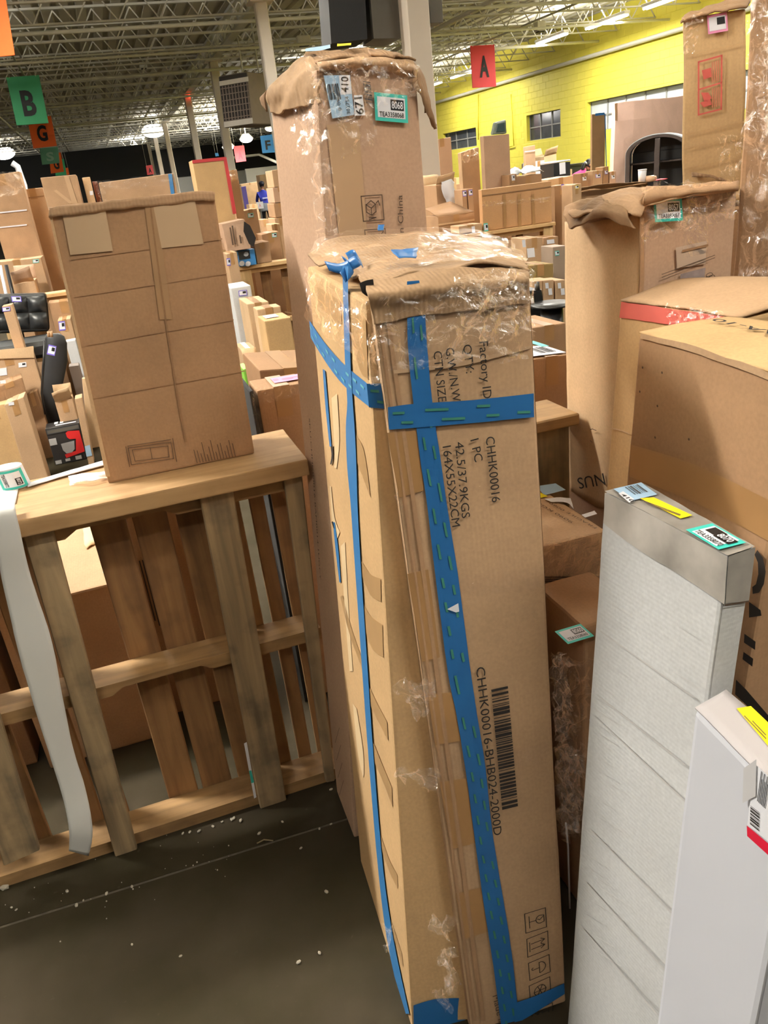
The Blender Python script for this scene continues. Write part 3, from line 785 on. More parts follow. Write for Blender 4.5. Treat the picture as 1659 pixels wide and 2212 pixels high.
for q, ln in ((((1133, 1974.6), (1178, 1960.8), (1136, 2016)), glass), (((1138, 2029), (1183, 2011), (1140, 2068)), upar), (((1141.5, 2081), (1186, 2062), (1144.5, 2118)), umbr), (((1143, 2130), (1187.5, 2110), (1146, 2168)), recy), (((1149, 2187), (1193, 2166), (1152, 2226)), stck)):
    tl, tr, bl = [LID.pt(*p, .0042) for p in q]          # pictograms lie on their side
    strokes_w('printed_pictogram', ln, (tl, bl-tl, tr-tl, nF), .0016, lid, INK)
# blue tape: deeper colour paints the shaded front, paler the lit left face
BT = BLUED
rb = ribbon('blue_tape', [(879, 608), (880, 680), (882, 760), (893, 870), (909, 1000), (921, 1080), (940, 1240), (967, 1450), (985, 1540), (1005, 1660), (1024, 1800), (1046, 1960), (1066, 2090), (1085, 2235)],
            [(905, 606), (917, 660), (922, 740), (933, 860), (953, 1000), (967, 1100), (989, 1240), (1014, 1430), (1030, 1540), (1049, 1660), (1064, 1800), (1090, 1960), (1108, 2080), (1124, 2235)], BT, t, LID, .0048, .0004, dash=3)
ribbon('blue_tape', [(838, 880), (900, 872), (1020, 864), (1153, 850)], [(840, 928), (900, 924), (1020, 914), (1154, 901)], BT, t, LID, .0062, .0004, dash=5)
# wraps the strip beside the lid, then sags across the lit left face
ribbon('blue_tape', [(792, 829), (836, 828)], [(797, 880), (838, 884)], BT, t, PF, .0075, 0, dash=7)
ribbon('blue_tape', [(668, 691), (690, 725), (715, 757), (745, 789), (794, 829)], [(671, 729), (692, 764), (718, 803), (748, 838), (799, 880)], BLUE, t, PL_, .0026, 0, dash=9, dashmat=flat('lit_green_tape_print', lin(110, 180, 190)))
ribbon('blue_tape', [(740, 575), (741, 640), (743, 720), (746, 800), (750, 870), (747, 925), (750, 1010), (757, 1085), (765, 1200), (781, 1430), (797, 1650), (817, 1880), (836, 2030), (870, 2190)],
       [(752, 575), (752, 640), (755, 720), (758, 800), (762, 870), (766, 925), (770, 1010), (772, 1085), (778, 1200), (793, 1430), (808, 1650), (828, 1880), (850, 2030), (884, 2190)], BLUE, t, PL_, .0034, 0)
ribbon('blue_tape', [(697, 797), (703, 880), (712, 965)], [(702, 800), (709, 880), (716, 965)], BLUE, t, PL_, .0024, 0)
ribbon('blue_tape', [(719, 1128), (725, 1190), (733, 1258)], [(723, 1128), (731, 1190), (736, 1258)], BLUE, t, PL_, .0024, 0)
ribbon('blue_tape', [(893, 2172), (940, 2158), (1000, 2156)], [(894, 2235), (950, 2232), (1008, 2226)], BT, t, PF, .007, .0004)
ribbon('blue_tape', [(1110, 2168), (1160, 2150), (1219, 2124)], [(1112, 2214), (1165, 2182), (1220, 2147)], BT, t, LID, .0068, .0004)
ribbon('blue_tape', [(793, 1935), (800, 2010), (838, 2120), (862, 2190)], [(797, 1935), (806, 2010), (846, 2120), (872, 2190)], BLUE, t, PL_, .0024, 0)
# torn scraps, slits and pale tape lines of the left face
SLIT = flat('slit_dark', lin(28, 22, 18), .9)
ribbon('tear', [(714, 965), (716, 985), (713, 1003)], [(718, 960), (720, 985), (716, 1003)], SLIT, t, PL_, .0030)
ribbon('tear', [(716, 1127), (720, 1140)], [(719, 1126), (722, 1142)], SLIT, t, PL_, .0032)
PALE = flat('pale_torn_paper', lin(222, 194, 150), .7, 0, .08)
PALED = flat('amber_tape', lin(190, 154, 108), .35, 0, .08)
for L_, R_, m_ in (([(716, 860), (722, 960), (722, 1010)], [(728, 850), (733, 950), (727, 1012)], PALE), ([(712, 1050), (717, 1120), (726, 1170)], [(715, 1050), (722, 1115), (734, 1150)], PALE), ([(736, 1180), (745, 1320), (755, 1450)], [(745, 1170), (753, 1320), (762, 1450)], PALE), ([(762, 1520), (772, 1620), (784, 1680)], [(770, 1530), (784, 1620), (786, 1672)], PALE),
                   ([(780, 1210), (800, 1240), (822, 1250)], [(780, 1240), (800, 1285), (823, 1300)], PALED), ([(783, 1300), (800, 1330), (826, 1350)], [(784, 1345), (803, 1400), (828, 1420)], PALED), ([(796, 1480), (815, 1520), (836, 1560)], [(798, 1520), (818, 1560), (838, 1600)], PALED), ([(805, 1600), (825, 1650), (846, 1700)], [(806, 1640), (828, 1690), (848, 1745)], PALED), ([(815, 1780), (838, 1850), (858, 1890)], [(816, 1810), (840, 1880), (859, 1920)], PALED), ([(835, 1960), (852, 2010), (868, 2060)], [(836, 1985), (855, 2040), (871, 2090)], PALED),
                   ([(735, 1290), (755, 1370), (788, 1460)], [(740, 1285), (760, 1360), (790, 1445)], PALED), ([(685, 620), (720, 640), (735, 650)], [(688, 660), (722, 690), (738, 700)], PALED), ([(757, 660), (775, 680), (790, 690)], [(760, 740), (778, 800), (795, 820)], PALED), ([(770, 940), (785, 970), (795, 1030)], [(772, 1000), (787, 1040), (800, 1075)], PALED)):
    ribbon('tape_scrap', L_, R_, m_, t, PL_, .0015, 0)
# lid: patches of brown tape under the film
for qd in ([(836, 935), (905, 930), (915, 1060), (862, 1075)], [(880, 1240), (925, 1230), (950, 1420), (912, 1430)], [(925, 1500), (985, 1495), (998, 1600), (940, 1610)], [(950, 1690), (1012, 1680), (1030, 1820), (975, 1835)], [(985, 1930), (1050, 1915), (1062, 2010), (1000, 2030)]):
    rects_on('tape_patch', [[LID.pt(*p, .0032) for p in qd]], TAPE, t)
ribbon('clear_tape', [(850, 800), (1000, 780), (1147, 745)], [(851, 808), (1000, 790), (1147, 752)], TAPEC, t, LID, .0034, .0006)
for y0, h_ in ((1055, 20), (1255, 45), (1640, 40)):
    L_ = [(860+(y0-1055)*.1, y0), (1000, y0-12), (1150+(y0-600)*.03, y0-30)]
    ribbon('clear_tape', L_, [(a, b_+h_) for a, b_ in L_], FILMT, t, LID, .0030, 0)
rects_on('paper_scrap', [[LID.pt(*p, .0078) for p in ((966, 1316), (990, 1303), (992, 1321), (985, 1323))]], PAPER, t)
# caved-in top with its lifted cover sheet
rows = [[(662, 553, 1.58), (720, 520, 1.6), (850, 506, 1.58), (1000, 508, 1.5), (1095, 530, 1.42)],
        [(700, 568, 1.46), (770, 542, 1.46), (890, 530, 1.42), (1020, 532, 1.36), (1118, 550, 1.3)],
        [(745, 590, 1.32), (815, 570, 1.3), (915, 562, 1.27), (1030, 553, 1.25), (1133, 568, 1.2)],
        [(785, 610, 1.17), (838, 606, 1.15), (930, 590, 1.14), (1040, 572, 1.12), (1141, 585, 1.11)]]
WR = [[at(a, b_, Y=y) for a, b_, y in r] for r in rows]
grid('top_flap', WR, KCRUSH, t, 12, 12, .008, 15, .004)
grid('stretch_film', [[p+V((0, 0, .012)) for p in r] for r in WR], FILMT, t, 9, 9, .009, 18)
# front lip hanging from the cover, rumpled rows above the print
grid('front_flap', [[at(785, 612, Y=1.16), at(900, 592, Y=1.14), at(1030, 578, Y=1.12), at(1142, 588, Y=1.11)], [LID.pt(796, 640, .012), LID.pt(905, 628, .014), LID.pt(1035, 612, .014), LID.pt(1144, 606, .012)], [LID.pt(803, 672, .006), LID.pt(905, 658, .008), LID.pt(1035, 640, .008), LID.pt(1146, 630, .006)], [LID.pt(808, 700, .004), LID.pt(905, 686, .005), LID.pt(1035, 668, .005), LID.pt(1146, 655, .004)]], KCRUSH, t, 12, 9, .004, 20, .003)
ribbon('fold_shadow_gap', [(776, 612), (790, 606), (806, 603)], [(782, 632), (796, 640), (808, 618)], SLIT, t, PF, .012)  # dark ribbon painting the shade in the gap under the cover
film_px(LID, [(800, 640), (1146, 600), (1148, 770), (822, 800)], t, .014, .011, 34, None, 26)
film_px(LID, [(980, 590), (1146, 575), (1148, 720), (1000, 735)], t, .022, .014, 30, None, 34)
film_px(PL_, [(662, 572), (788, 655), (794, 790), (672, 690)], t, .010, .009, 24, None, 30)
film_px(PF, [(790, 640), (815, 640), (835, 840), (800, 825)], t, .016, .012, 20, FILMM, 40)
for (x0, y0, x1, y1) in ((868, 1462, 925, 1545), (855, 1055, 865, 1095), (862, 1650, 935, 1690), (925, 1985, 985, 2030), (948, 2040, 985, 2140), (935, 2130, 965, 2180), (818, 1992, 848, 2045)):
    pl_ = PL_ if x1 < 840 else PF
    film_px(pl_, [(x0, y0+8), (x1, y0), (x1-6, y1), (x0+10, y1-10)], t, .034 if pl_ is PF else .012, .020, 20, FILMM, 30, 'film_tuft')
# blue tape knot on the corner
for pts in ([(700, 572, 1.36), (735, 576, 1.33), (768, 560, 1.31)], [(738, 560, 1.34), (752, 574, 1.31), (735, 596, 1.29)], [(745, 556, 1.36), (765, 548, 1.36), (772, 565, 1.32)]):
    P = [at(a, b_-8, Y=y-.03) for a, b_, y in pts]
    grid('blue_tape', [P, [p+V((.004, -.012, -.016)) for p in P]], BLUED, t, 6, 3, .002, 40, .0008)
for qd in ([(845, 556, 1.25), (905, 552, 1.25), (900, 574, 1.2), (860, 577, 1.2)], [(818, 500, 1.56), (832, 500, 1.56), (830, 512, 1.54), (820, 513, 1.54)]):
    P = [at(a, b_-3, Y=y-.01)+V((0, 0, .010)) for a, b_, y in qd]
    grid('blue_tape', [[P[0], P[1]], [P[3], P[2]]], BLUED, t, 5, 4, .003, 30, .001)

# ================================================================== carton 8068 behind it
LE = .06
pl8 = Plane((0, 1.56, 0), (0, -1, LE))
tl, tr = pl8.pt(683, 150), pl8.pt(898, 140)
bl = V((.268, 1.56, 0)); br = V((.61, 1.56, 0))
bk = V((.004, .19, 0)); bkt = V((-.058, .19, 0))
t = thing('tall_carton', 'tallest carton, labelled 8068, with torn open top flaps, behind the blue taped one', 'carton', V((.45, 1.62, 0)))
c8068 = t
bm_obj('carton_body', hexa_bm([tl, tr, br, bl, tl+bkt, tr+bk, br+bk, bl+bk], 12, .0025, 4, .006, 2), KP, t)
pl8L = plane3(tl, bl, lerp(tl+bkt, bl+bk, .5))
pf = lambda *p: pl8.pt(*p, .004)
rects_on('tape_patch', [[pf(705, 270), (pf(775, 262)), pf(795, 530), pf(735, 530)]], TAPEC, t)
lot_label(frame_px(pl8, (808, 199), (879.5, 206), (811, 260), .008), t, '8068', 'TEA3358068')
frb = frame_px(pl8, (699, 163), (756, 162), (718, 256), .006)
o = rects_on('shipping_label', [[pl8.pt(*p, .006) for p in ((699, 163), (756, 162), (765.5, 248), (718, 256))], [pl8.pt(*p, .0064) for p in ((732, 163), (755, 162), (760, 203), (736, 205))]], [BLUELAB, PAPER], t, [0, 1])
text_px(pl8, '410', (753, 200), (752, 166), 16, o, off=.007, bold=.01); text_px(pl8, '302754', (757, 246), (753, 208), 8, o, BARC, off=.007)
fb = frame_px(pl8, (706, 182), (731, 180), (713, 216), .007); barcode_w('printed_barcode', fb, o, 14, BARC, 8)
text_px(pl8, '0 09', (738, 238), (734, 214), 7, o, BARC, off=.007)
o = rects_on('shipping_label', [[pl8.pt(*p, .0062) for p in ((764, 206), (783, 205), (789, 249), (766, 250))]], PAPER, t)
text_px(pl8, '671', (786, 246), (781, 209), 17, o, off=.0072, bold=.01)
fb = frame_px(pl8, (784, 175), (800, 178), (790, 222), .0055); barcode_w('printed_barcode', (fb[0], fb[2], fb[1], fb[3]), t, 20, BARC, 4)
cube = [BOXL, [(.2, .35), (.2, .65), (.45, .8), (.65, .65), (.65, .35), (.42, .22), (.2, .35)], [(.2, .65), (.43, .5), (.65, .65)], [(.43, .5), (.42, .22)], [(.3, .12), (.62, .12), (.3, .05)], [(.7, .7), (.8, .78), (.85, .6)]]
strokes_w('printed_pictogram', cube, frame_px(pl8, (780, 424), (825, 421), (785, 478), .0045), .002, t, INKS)
strokes_w('printed_pictogram', stck, frame_px(pl8, (788, 497), (832, 494), (792, 550), .0045), .002, t, INKS)
text_px(pl8, 'Made in China', (875, 572), (869, 421), 12, t, INKS, .0045)
text_px(pl8L, 'SKU:CHHK00016-BAMB014-1UGCY', (667, 903), (691, 1252), 7, t, INKS, .004)
for k in range(4):
    strokes_w('printed_line', [[(0, 0), (1, 1)]], frame_px(pl8L, (722+k*3, 1580+k*38), (733+k*3, 1572+k*38), (724+k*3, 1604+k*38), .004), .0015, t, INKS)
ribbon('fold_crease', [(615, 672), (640, 678), (664, 690)], [(615, 675), (640, 681), (664, 694)], KL, t, pl8L, .0035)
# opened, torn flaps
G = lambda r, o=0.: [[at(a, b_, Y=y+o) for a, b_, y in q] for q in r]
G8 = lambda r: G(r, .055)
grid('left_flap', G8([[(648, 138, 1.74), (668, 128, 1.70), (700, 128, 1.64)], [(612, 172, 1.76), (645, 162, 1.68), (692, 165, 1.612)], [(578, 205, 1.79), (625, 202, 1.68), (688, 195, 1.605)], [(588, 240, 1.79), (630, 234, 1.68), (690, 222, 1.60)]]), KCRUSH, t, 12, 10, .012, 15, .004)
grid('curled_edge', G8([[(584, 192, 1.80), (574, 205, 1.81)], [(572, 205, 1.80), (562, 212, 1.82)], [(576, 240, 1.79), (566, 226, 1.82)]]), KI, t, 3, 4, .002, 30, .003)
grid('top_flap', G8([[(660, 122, 1.86), (740, 108, 1.86), (820, 106, 1.85), (888, 128, 1.82)], [(662, 130, 1.74), (740, 118, 1.74), (815, 115, 1.74), (890, 130, 1.72)], [(690, 136, 1.62), (760, 128, 1.62), (830, 122, 1.62), (893, 134, 1.62)]]), KTORN, t, 10, 9, .010, 16, .004)
grid('front_flap', G8([[(686, 138, 1.615), (760, 128, 1.61), (830, 126, 1.61), (893, 130, 1.62)], [(688, 146, 1.60), (760, 138, 1.597), (830, 140, 1.597), (898, 150, 1.60)], [(690, 156, 1.617), (755, 150, 1.620), (820, 156, 1.620), (906, 168, 1.617)]]), KX, t, 6, 4, .004, 20, .003)
grid('torn_strip', G8([[(795, 108, 1.70), (800, 118, 1.64)], [(825, 112, 1.66), (828, 122, 1.62)], [(855, 118, 1.64), (853, 124, 1.61)]]), KTORN, t, 3, 5, .003, 30, .004)
grid('right_flap', G8([[(884, 128, 1.66), (890, 150, 1.60), (896, 190, 1.60)], [(900, 150, 1.66), (906, 172, 1.60), (908, 205, 1.60)], [(914, 180, 1.65), (918, 205, 1.60), (914, 235, 1.60)], [(926, 235, 1.64), (930, 250, 1.60), (922, 250, 1.60)], [(942, 272, 1.64), (940, 278, 1.61), (934, 270, 1.61)]]), KTORN, t, 5, 5, .006, 24, .006)
grid('right_flap_inside', G8([[(896, 165, 1.66), (900, 170, 1.61)], [(912, 200, 1.66), (914, 215, 1.61)], [(922, 240, 1.65), (918, 245, 1.61)]]), KI, t, 4, 4, .003, 30, .003)
P = [at(a, b_, Y=y+.055)+V((0, 0, .012)) for a, b_, y in ((662, 118, 1.80), (715, 110, 1.80), (716, 118, 1.72), (662, 127, 1.72))]
grid('shipping_label', [[P[0], P[1]], [P[3], P[2]]], BLUELAB, t, 5, 4, .002, 30)
P = [at(a, b_, Y=y+.055)+V((0, 0, .012)) for a, b_, y in ((730, 108, 1.80), (760, 107, 1.80), (760, 112, 1.74), (730, 114, 1.74))]
grid('yellow_label', [[P[0], P[1]], [P[3], P[2]]], YEL, t, 4, 3, .001, 30)
film_px(pl8, [(664, 222), (703, 216), (737, 545), (684, 545)], t, .012, .009, 44, FILMM, 36)
film_px(pl8, [(662, 130), (792, 122), (800, 260), (690, 260)], t, .022, .012, 34, None, 30)
film_px(pl8, [(775, 120), (905, 135), (912, 205), (800, 240)], t, .020, .010, 24, None, 30)
film_px(pl8L, [(606, 246), (676, 215), (684, 330), (612, 330)], t, .008, .008, 20, None, 30)
film_px(pl8, [(720, 240), (812, 240), (815, 310), (735, 345)], t, .008, .005, 20, None, 30)

# ================================================================== upright pallets
def slat(par, q, dep, mat, name='slat'):
    b8 = q+[p+V((0, dep, 0)) for p in q]
    return bm_obj(name, hexa_bm(b8, 2, .0015, 9, .003), mat, par)
YP = 1.775
t = thing('upright_pallet', 'weathered wooden pallet standing on edge at the left of the blue taped carton', 'pallet', (-.35, 1.84, 0))
pal = t
for q in ([(40, 1128), (107, 1120), (301, 1848), (252, 1860)], [(427, 1054), (501, 1044), (623, 1748), (566, 1764)], [(612, 1026), (652, 1020), (724, 1688), (705, 1692)], [(-190, 1170), (-120, 1160), (86, 1838), (8, 1872)]):
    p = [at(a, b_, Y=YP) for a, b_ in q]; p[0].z = min(p[0].z, .986); p[1].z = min(p[1].z, .986); p[2].z = max(p[2].z, .001); p[3].z = max(p[3].z, .001)
    slat(t, p, .02, OLDWOOD)
XR = .31
rx = [(-.99, -.90), (-.87, -.78), (-.735, -.65), (-.61, -.53), (-.455, -.385), (-.37, -.315), (-.20, -.115), (-.10, -.015), (0.005, .085), (.115, .17), (.195, .235), (.255, XR)]
for a, b_ in rx:
    slat(t, [V((a, 1.895, .99)), V((b_, 1.895, .99)), V((b_+.003, 1.895, .002)), V((a+.003, 1.895, .002))], .018, REARWOOD)
zt = at(440, 1075, Y=YP).z
def stringer(z0, z1, notch=False, y0=1.797, y1=1.892):
    bm = bmesh.new(); xs = [-1.0]
    pts = []
    if notch:
        prof = [(-1.0, z0), (-.25, z0), (-.22, z0+.018), (-.02, z0+.018), (.01, z0), (XR, z0)]
    else: prof = [(-1.0, z0), (XR, z0)]
    up_ = [(XR, z1), (-1.0, z1)]
    poly = prof+up_
    f = [bm.verts.new((x, y0, z)) for x, z in poly]; g = [bm.verts.new((x, y1, z)) for x, z in poly]
    n = len(poly); bm.faces.new(f); bm.faces.new(g[::-1])
    for i in range(n): bm.faces.new((f[(i+1) % n], f[i], g[i], g[(i+1) % n]))
    bmesh.ops.recalc_face_normals(bm, faces=bm.faces)
    return bm_obj('stringer', bm, OLDWOODX, t)
zm = at(450, 1420, Y=1.80).z
stringer(.945, .988, True); stringer(zm-.035, zm, True); stringer(.002, .04)
# plank lying along the pallet's top
q0, q1 = at(38, 1112, Y=1.745), at(664, 1004, Y=1.745)
zt = .5*(q0.z+q1.z)
PLT = zt
o = bm_obj('top_plank', hexa_bm(box8(-1.0, .337, 1.745, 2.03, zt-.042, zt), 6, .0015, 5, .004, 2), wood('plank_wood', lin(158, 124, 82), lin(186, 152, 108), lin(128, 94, 58), 0, .3))
meta(o, 'long pale plank lying along the top of the left pallet', 'plank')
o = grid('plastic_strip', [[at(60, 1044, Z=zt+.004), at(140, 1020, Z=zt+.004), at(228, 994, Z=zt+.004)], [at(60, 1052, Z=zt+.005), at(140, 1028, Z=zt+.005), at(228, 1004, Z=zt+.005)]], PAPER, None, 6, 2, .0008, 20, .002)
meta(o, 'white plastic strip lying along the rear edge of the plank', 'strip')
o = thing('plastic_pouch', 'crumpled clear plastic pouch on the plank beside the big carton', 'pouch', at(185, 1038, Z=zt))
grid('pouch_film', [[at(148, 1027, Z=zt+.006), at(185, 1022, Z=zt+.012), at(226, 1018, Z=zt+.006)], [at(150, 1040, Z=zt+.008), at(188, 1036, Z=zt+.016), at(230, 1032, Z=zt+.008)], [at(150, 1048, Z=zt+.003), at(190, 1044, Z=zt+.006), at(232, 1038, Z=zt+.003)]], film_mat('milky_pouch_film', .12, (.9, .88, .9, 1), .2, 60, .35), o, 6, 6, .003, 40)
rects_on('pink_print', [[at(a, b_, Z=zt+.017) for a, b_ in ((208, 1021), (226, 1018), (226, 1024), (210, 1026))]], PINK, o)

# big plain carton on the plank
YC = 1.87
t = carton('big plain carton with two pale tape squares standing on the plank', (105, 455), (463, 417), YC, .13, zt, BL=(230, 1032), BR=(549, 974), mat=KB, tape=False, sub=10, amp=.0015)
cp = t; pl = t.pl
t.q
for q in ([(134, 458), (227, 449), (244, 542), (152, 551)], [(330, 440), (420, 428), (440, 527), (349, 536)]):
    rects_on('tape_square', [[pl.pt(*p, .003) for p in q]], flat('pale_tape_square', lin(196, 168, 134), .5), t.root)
grid('top_lip', [[pl.pt(103, 447, .004), pl.pt(200, 437, .004), pl.pt(330, 424, .003), pl.pt(440, 413, .004), pl.pt(464, 418, .004)], [pl.pt(106, 470, .005), pl.pt(200, 458, .004), pl.pt(332, 446, .003), pl.pt(440, 434, .004), pl.pt(466, 436, .004)]], KX, t.root, 6, 3, .003, 30, .004)
ribbon('centre_seam', [(322, 440), (350, 650), (382, 860), (400, 955)], [(326, 440), (354, 650), (386, 860), (404, 955)], KD, t.root, pl, .003)
ribbon('seam_tape', [(312, 440), (335, 620), (345, 690)], [(338, 438), (362, 620), (372, 690)], flat('dull_tape', lin(166, 132, 96), .4), t.root, pl, .0026)
for (a, b_) in (((150, 560), (480, 515)), ((160, 640), (490, 590)), ((185, 745), (505, 690)), ((200, 860), (530, 800)), ((105, 468), (465, 432))):
    ribbon('fold_crease', [a, b_], [(a[0], a[1]+2), (b_[0], b_[1]+2)], KB, t.root, pl, .0022)
fr = frame_px(pl, (277, 968), (369, 955), (284, 1004), .003)
strokes_w('printed_drawing', [BOXL, [(.1, .18), (.9, .14), (.92, .8), (.08, .86), (.1, .18)], [(.5, .16), (.5, .84)], [(-.05, -.1), (-.05, 1.1)], [(1.06, -.2), (1.06, 1.2)], [(0, 1.12), (1, 1.15)]], fr, .0016, t.root, INKS)
rnd = random.Random(9); lines = []
for k in range(14):
    u = k/14+.01; lines.append([(u, 0), (u-.01, rnd.uniform(.3, 1.0))])
strokes_w('printed_text', lines, frame_px(pl, (415, 955), (505, 940), (425, 1000), .003), .0016, t.root, INKS)
ribbon('edge_strip', [(104, 456), (168, 745), (229, 1030)], [(110, 456), (175, 745), (238, 1030)], KL, t.root, pl, .003, .0008)  # paler strip paints the light along the carton's left edge

# roll of lot labels with its backing paper hanging to the floor
t = thing('label_roll', 'roll of teal bordered labels on the plank, its white paper trailing to the floor', 'label roll', at(38, 1075, Z=zt))
rc = at(36, 1052, Z=zt); rc.z = zt
bm = bmesh.new(); rr = .034; hh = .056
rings = []
for (r_, z_) in ((rr*.55, hh*.9), (rr*.98, hh), (rr, hh*.97), (rr*1.02, .003), (rr*.95, .001), (rr*.55, .001)):
    rings.append([bm.verts.new((rc.x+r_*math.cos(a*2*math.pi/28)+z_*-.12, rc.y+r_*.8*math.sin(a*2*math.pi/28), zt+z_)) for a in range(28)])
for i in range(len(rings)):
    j = (i+1) % len(rings)
    for k in range(28): bm.faces.new((rings[i][k], rings[i][(k+1) % 28], rings[j][(k+1) % 28], rings[j][k]))
bmesh.ops.recalc_face_normals(bm, faces=bm.faces)
bm_obj('roll', bm, PAPER, t, True)
def onroll(u, v, lift=.0006):       # u across, v up, bent round the front of the roll
    a = math.radians(218+u*112); r_ = rr*1.02+lift; z_ = .004+v*(hh-.008)
    return V((rc.x+r_*math.cos(a)-z_*.12, rc.y+r_*.8*math.sin(a), zt+z_))
def roll_patch(name, u0, u1, v0, v1, mat, lift):
    return grid(name, [[onroll(u0+(u1-u0)*i/8, v, lift) for i in range(9)] for v in (v1, v0)], mat, t, 1, 1)
roll_patch('lot_label', .0, 1, 0, 1, TEAL, .0008); roll_patch('label_field', .14, .86, .12, .88, PAPER, .0012); roll_patch('number_block', .60, .82, .18, .55, BLACK, .0016)
def rolltext(s, u, v0, v1, w, mat, nm):
    co, fs = text_mesh(s, .015); x0 = min(c.x for c in co); x1 = max(c.x for c in co)
    mesh_obj(nm, [onroll(u+c.y/.7*w, v0+(v1-v0)*(c.x-x0)/(x1-x0), .002) for c in co], fs, mat, t)
rolltext('8072', .65, .52, .21, .12, PAPER, 'printed_number'); rolltext('TEA3358072', .22, .86, .16, .12, INK, 'printed_code')
Lp = [(0, 1085), (-14, 1106), (-8, 1170), (4, 1250), (26, 1350), (48, 1440), (80, 1545), (110, 1640), (137, 1730), (149, 1793), (149, 1838)]
Rp = [(34, 1080), (33, 1102), (46, 1160), (63, 1230), (88, 1310), (113, 1390), (140, 1530), (160, 1625), (184, 1700), (200, 1790), (192, 1849)]
Yd = [1.80, 1.742, 1.736, 1.745, 1.75, 1.75, 1.745, 1.74, 1.728, 1.71, 1.725]
rows = [[at(*a, Y=y), at((a[0]+b_[0])/2, (a[1]+b_[1])/2, Y=y-.002), at(*b_, Y=y)] for a, b_, y in zip(Lp, Rp, Yd)]
grid('backing_paper', rows, flat('backing_paper', lin(224, 224, 218), .6, 0, .03, 6), t, 3, 5, .0012, 12, .0006)
grid('backing_paper_tail', [[at(-60, 1070, Z=zt+.003), at(0, 1046, Z=zt+.003), at(44, 1030, Z=zt+.003)], [at(-70, 1120, Z=zt+.003), at(-10, 1100, Z=zt+.003), at(34, 1086, Z=zt+.003)]], _flat['backing_paper'], t, 4, 4, .0005, 12, .0008)

# second pallet, right of the taped carton
def pallet(label, X0, X1, y, h=1.0, seed=1, group=None, new=True, nf=3, nr=7, dep=.12):
    t = thing('upright_pallet', label, 'pallet', ((X0+X1)/2, y, 0), group); rnd = random.Random(seed)
    wz = NEWWOODZ if new else OLDWOOD; wx = NEWWOOD if new else OLDWOODX
    for i in range(nf):
        a = X0+(X1-X0-.1)*i/(nf-1); bm_obj('slat', hexa_bm(box8(a, a+.1, y, y+.018, .002, h), bev=.003), wz, t)
    for i in range(nr):
        a = X0+(X1-X0-.09)*i/(nr-1)+rnd.uniform(-.01, .01); bm_obj('slat', hexa_bm(box8(a, a+rnd.uniform(.07, .1), y+dep-.018, y+dep, .002, h-.01), bev=.003), REARWOOD, t)
    for z in (.002, h*.5, h-.04): bm_obj('stringer', hexa_bm(box8(X0, X1, y+.019, y+dep-.019, z, z+.04), bev=.003), wx, t)
    bm_obj('top_plank', hexa_bm(box8(X0-.02, X1+.02, y-.02, y+dep+.03, h, h+.032), 2, .001, 6, .004), wx, t)
    return t
pallet('wooden pallet on edge seen in the gap right of the blue taped carton', .76, 1.045, 1.72, .985, 3, None, False, 2, 3)

# ================================================================== right hand stack
def face_x(X, lean, TL, TR): return Plane(at(*TL, X=X), (-1, 0, lean))
def carton_x(label, X, lean, TL, TR, th, zb, mat, sub=8, amp=.002, bkv=None, name='carton', bev=.006):
    pl = face_x(X, lean, TL, TR); tl, tr = pl.pt(*TL), pl.pt(*TR)
    dn = V((lean, 0, 1))
    bl = tl-dn*(tl.z-zb); br = tr-dn*(tr.z-zb)
    bk = bkv or V((th, 0, 0)); c = Carton(); c.pl = pl; c.q = [tl, tr, br, bl]
    c8 = c.q+[p+bk for p in c.q]; c.c8 = c8
    c.root = thing(name, label, 'carton', (sum(c8, V())/8).xy.to_3d()+V((0, 0, zb)))
    c.body = bm_obj('carton_body', hexa_bm(c8, sub, amp, 4, bev, 2), mat, c.root)
    return c
# 8057
X7 = 1.07
pl7 = Plane((0, 1.50, 0), (0, -1, 0))
tl, tr = pl7.pt(1390, 447), pl7.pt(1594, 408)
t = thing('carton', 'wide carton labelled 8057 with a ragged crushed top, right of the blue taped one', 'carton', V(((tl.x+tr.x)/2, 1.62, 0)))
c57 = t
xa = tl.x; xb = tr.x+.0
q7 = [tl, tr, V((xb, 1.50, 0)), V((xa-.01, 1.50, 0))]
far = at(1222, 470, X=xa-.003); dY = far.y-1.50
c8 = q7+[V((xa, far.y, far.z)), V((xb, far.y, tr.z)), V((xb, far.y, 0)), V((xa-.012, far.y, 0))]
bm_obj('carton_body', hexa_bm(c8, 12, .003, 4, .008, 2), KP, t)
pl7L = plane3(c8[0], c8[3], c8[4])
# left side skin with upright dents, lighter card painting in the side light
L7 = lambda x, y, o=.004: pl7L.pt(x, y, o)
grid('left_side', [[L7(1221, 478, .006), L7(1255, 482, .010), L7(1280, 480, .004), L7(1310, 474, .012), L7(1345, 470, .004), L7(1383, 462, .008)], [L7(1222, 640, .006), L7(1258, 648, .009), L7(1284, 648, .004), L7(1315, 640, .010), L7(1348, 640, .004), L7(1380, 640, .007)], [L7(1226, 850, .006), L7(1262, 858, .008), L7(1287, 860, .004), L7(1315, 860, .009), L7(1345, 862, .004), L7(1378, 870, .006)], [L7(1232, 1060, .006), L7(1266, 1080, .008), L7(1290, 1095, .004), L7(1315, 1100, .008), L7(1342, 1110, .004), L7(1372, 1130, .006)]], KL, t, 5, 8, .0012, 20, .003)
text_px(pl7L, 'NUS', (1303, 1022), (1246, 1033), 26, t, INK, .016)
strokes_w('scuff', [[(0, 0), (.4, .5), (1, .3)], [(0, -4), (.3, -4.4)]], frame_px(pl7L, (1275, 922), (1288, 926), (1275, 928), .016), .002, t, INKS)
lot_label(frame_px(pl7, (1411, 430), (1472.5, 427), (1415, 480), .014), t, '8057', 'TEA3358057')
p7 = lambda *p: pl7.pt(*p, .006)
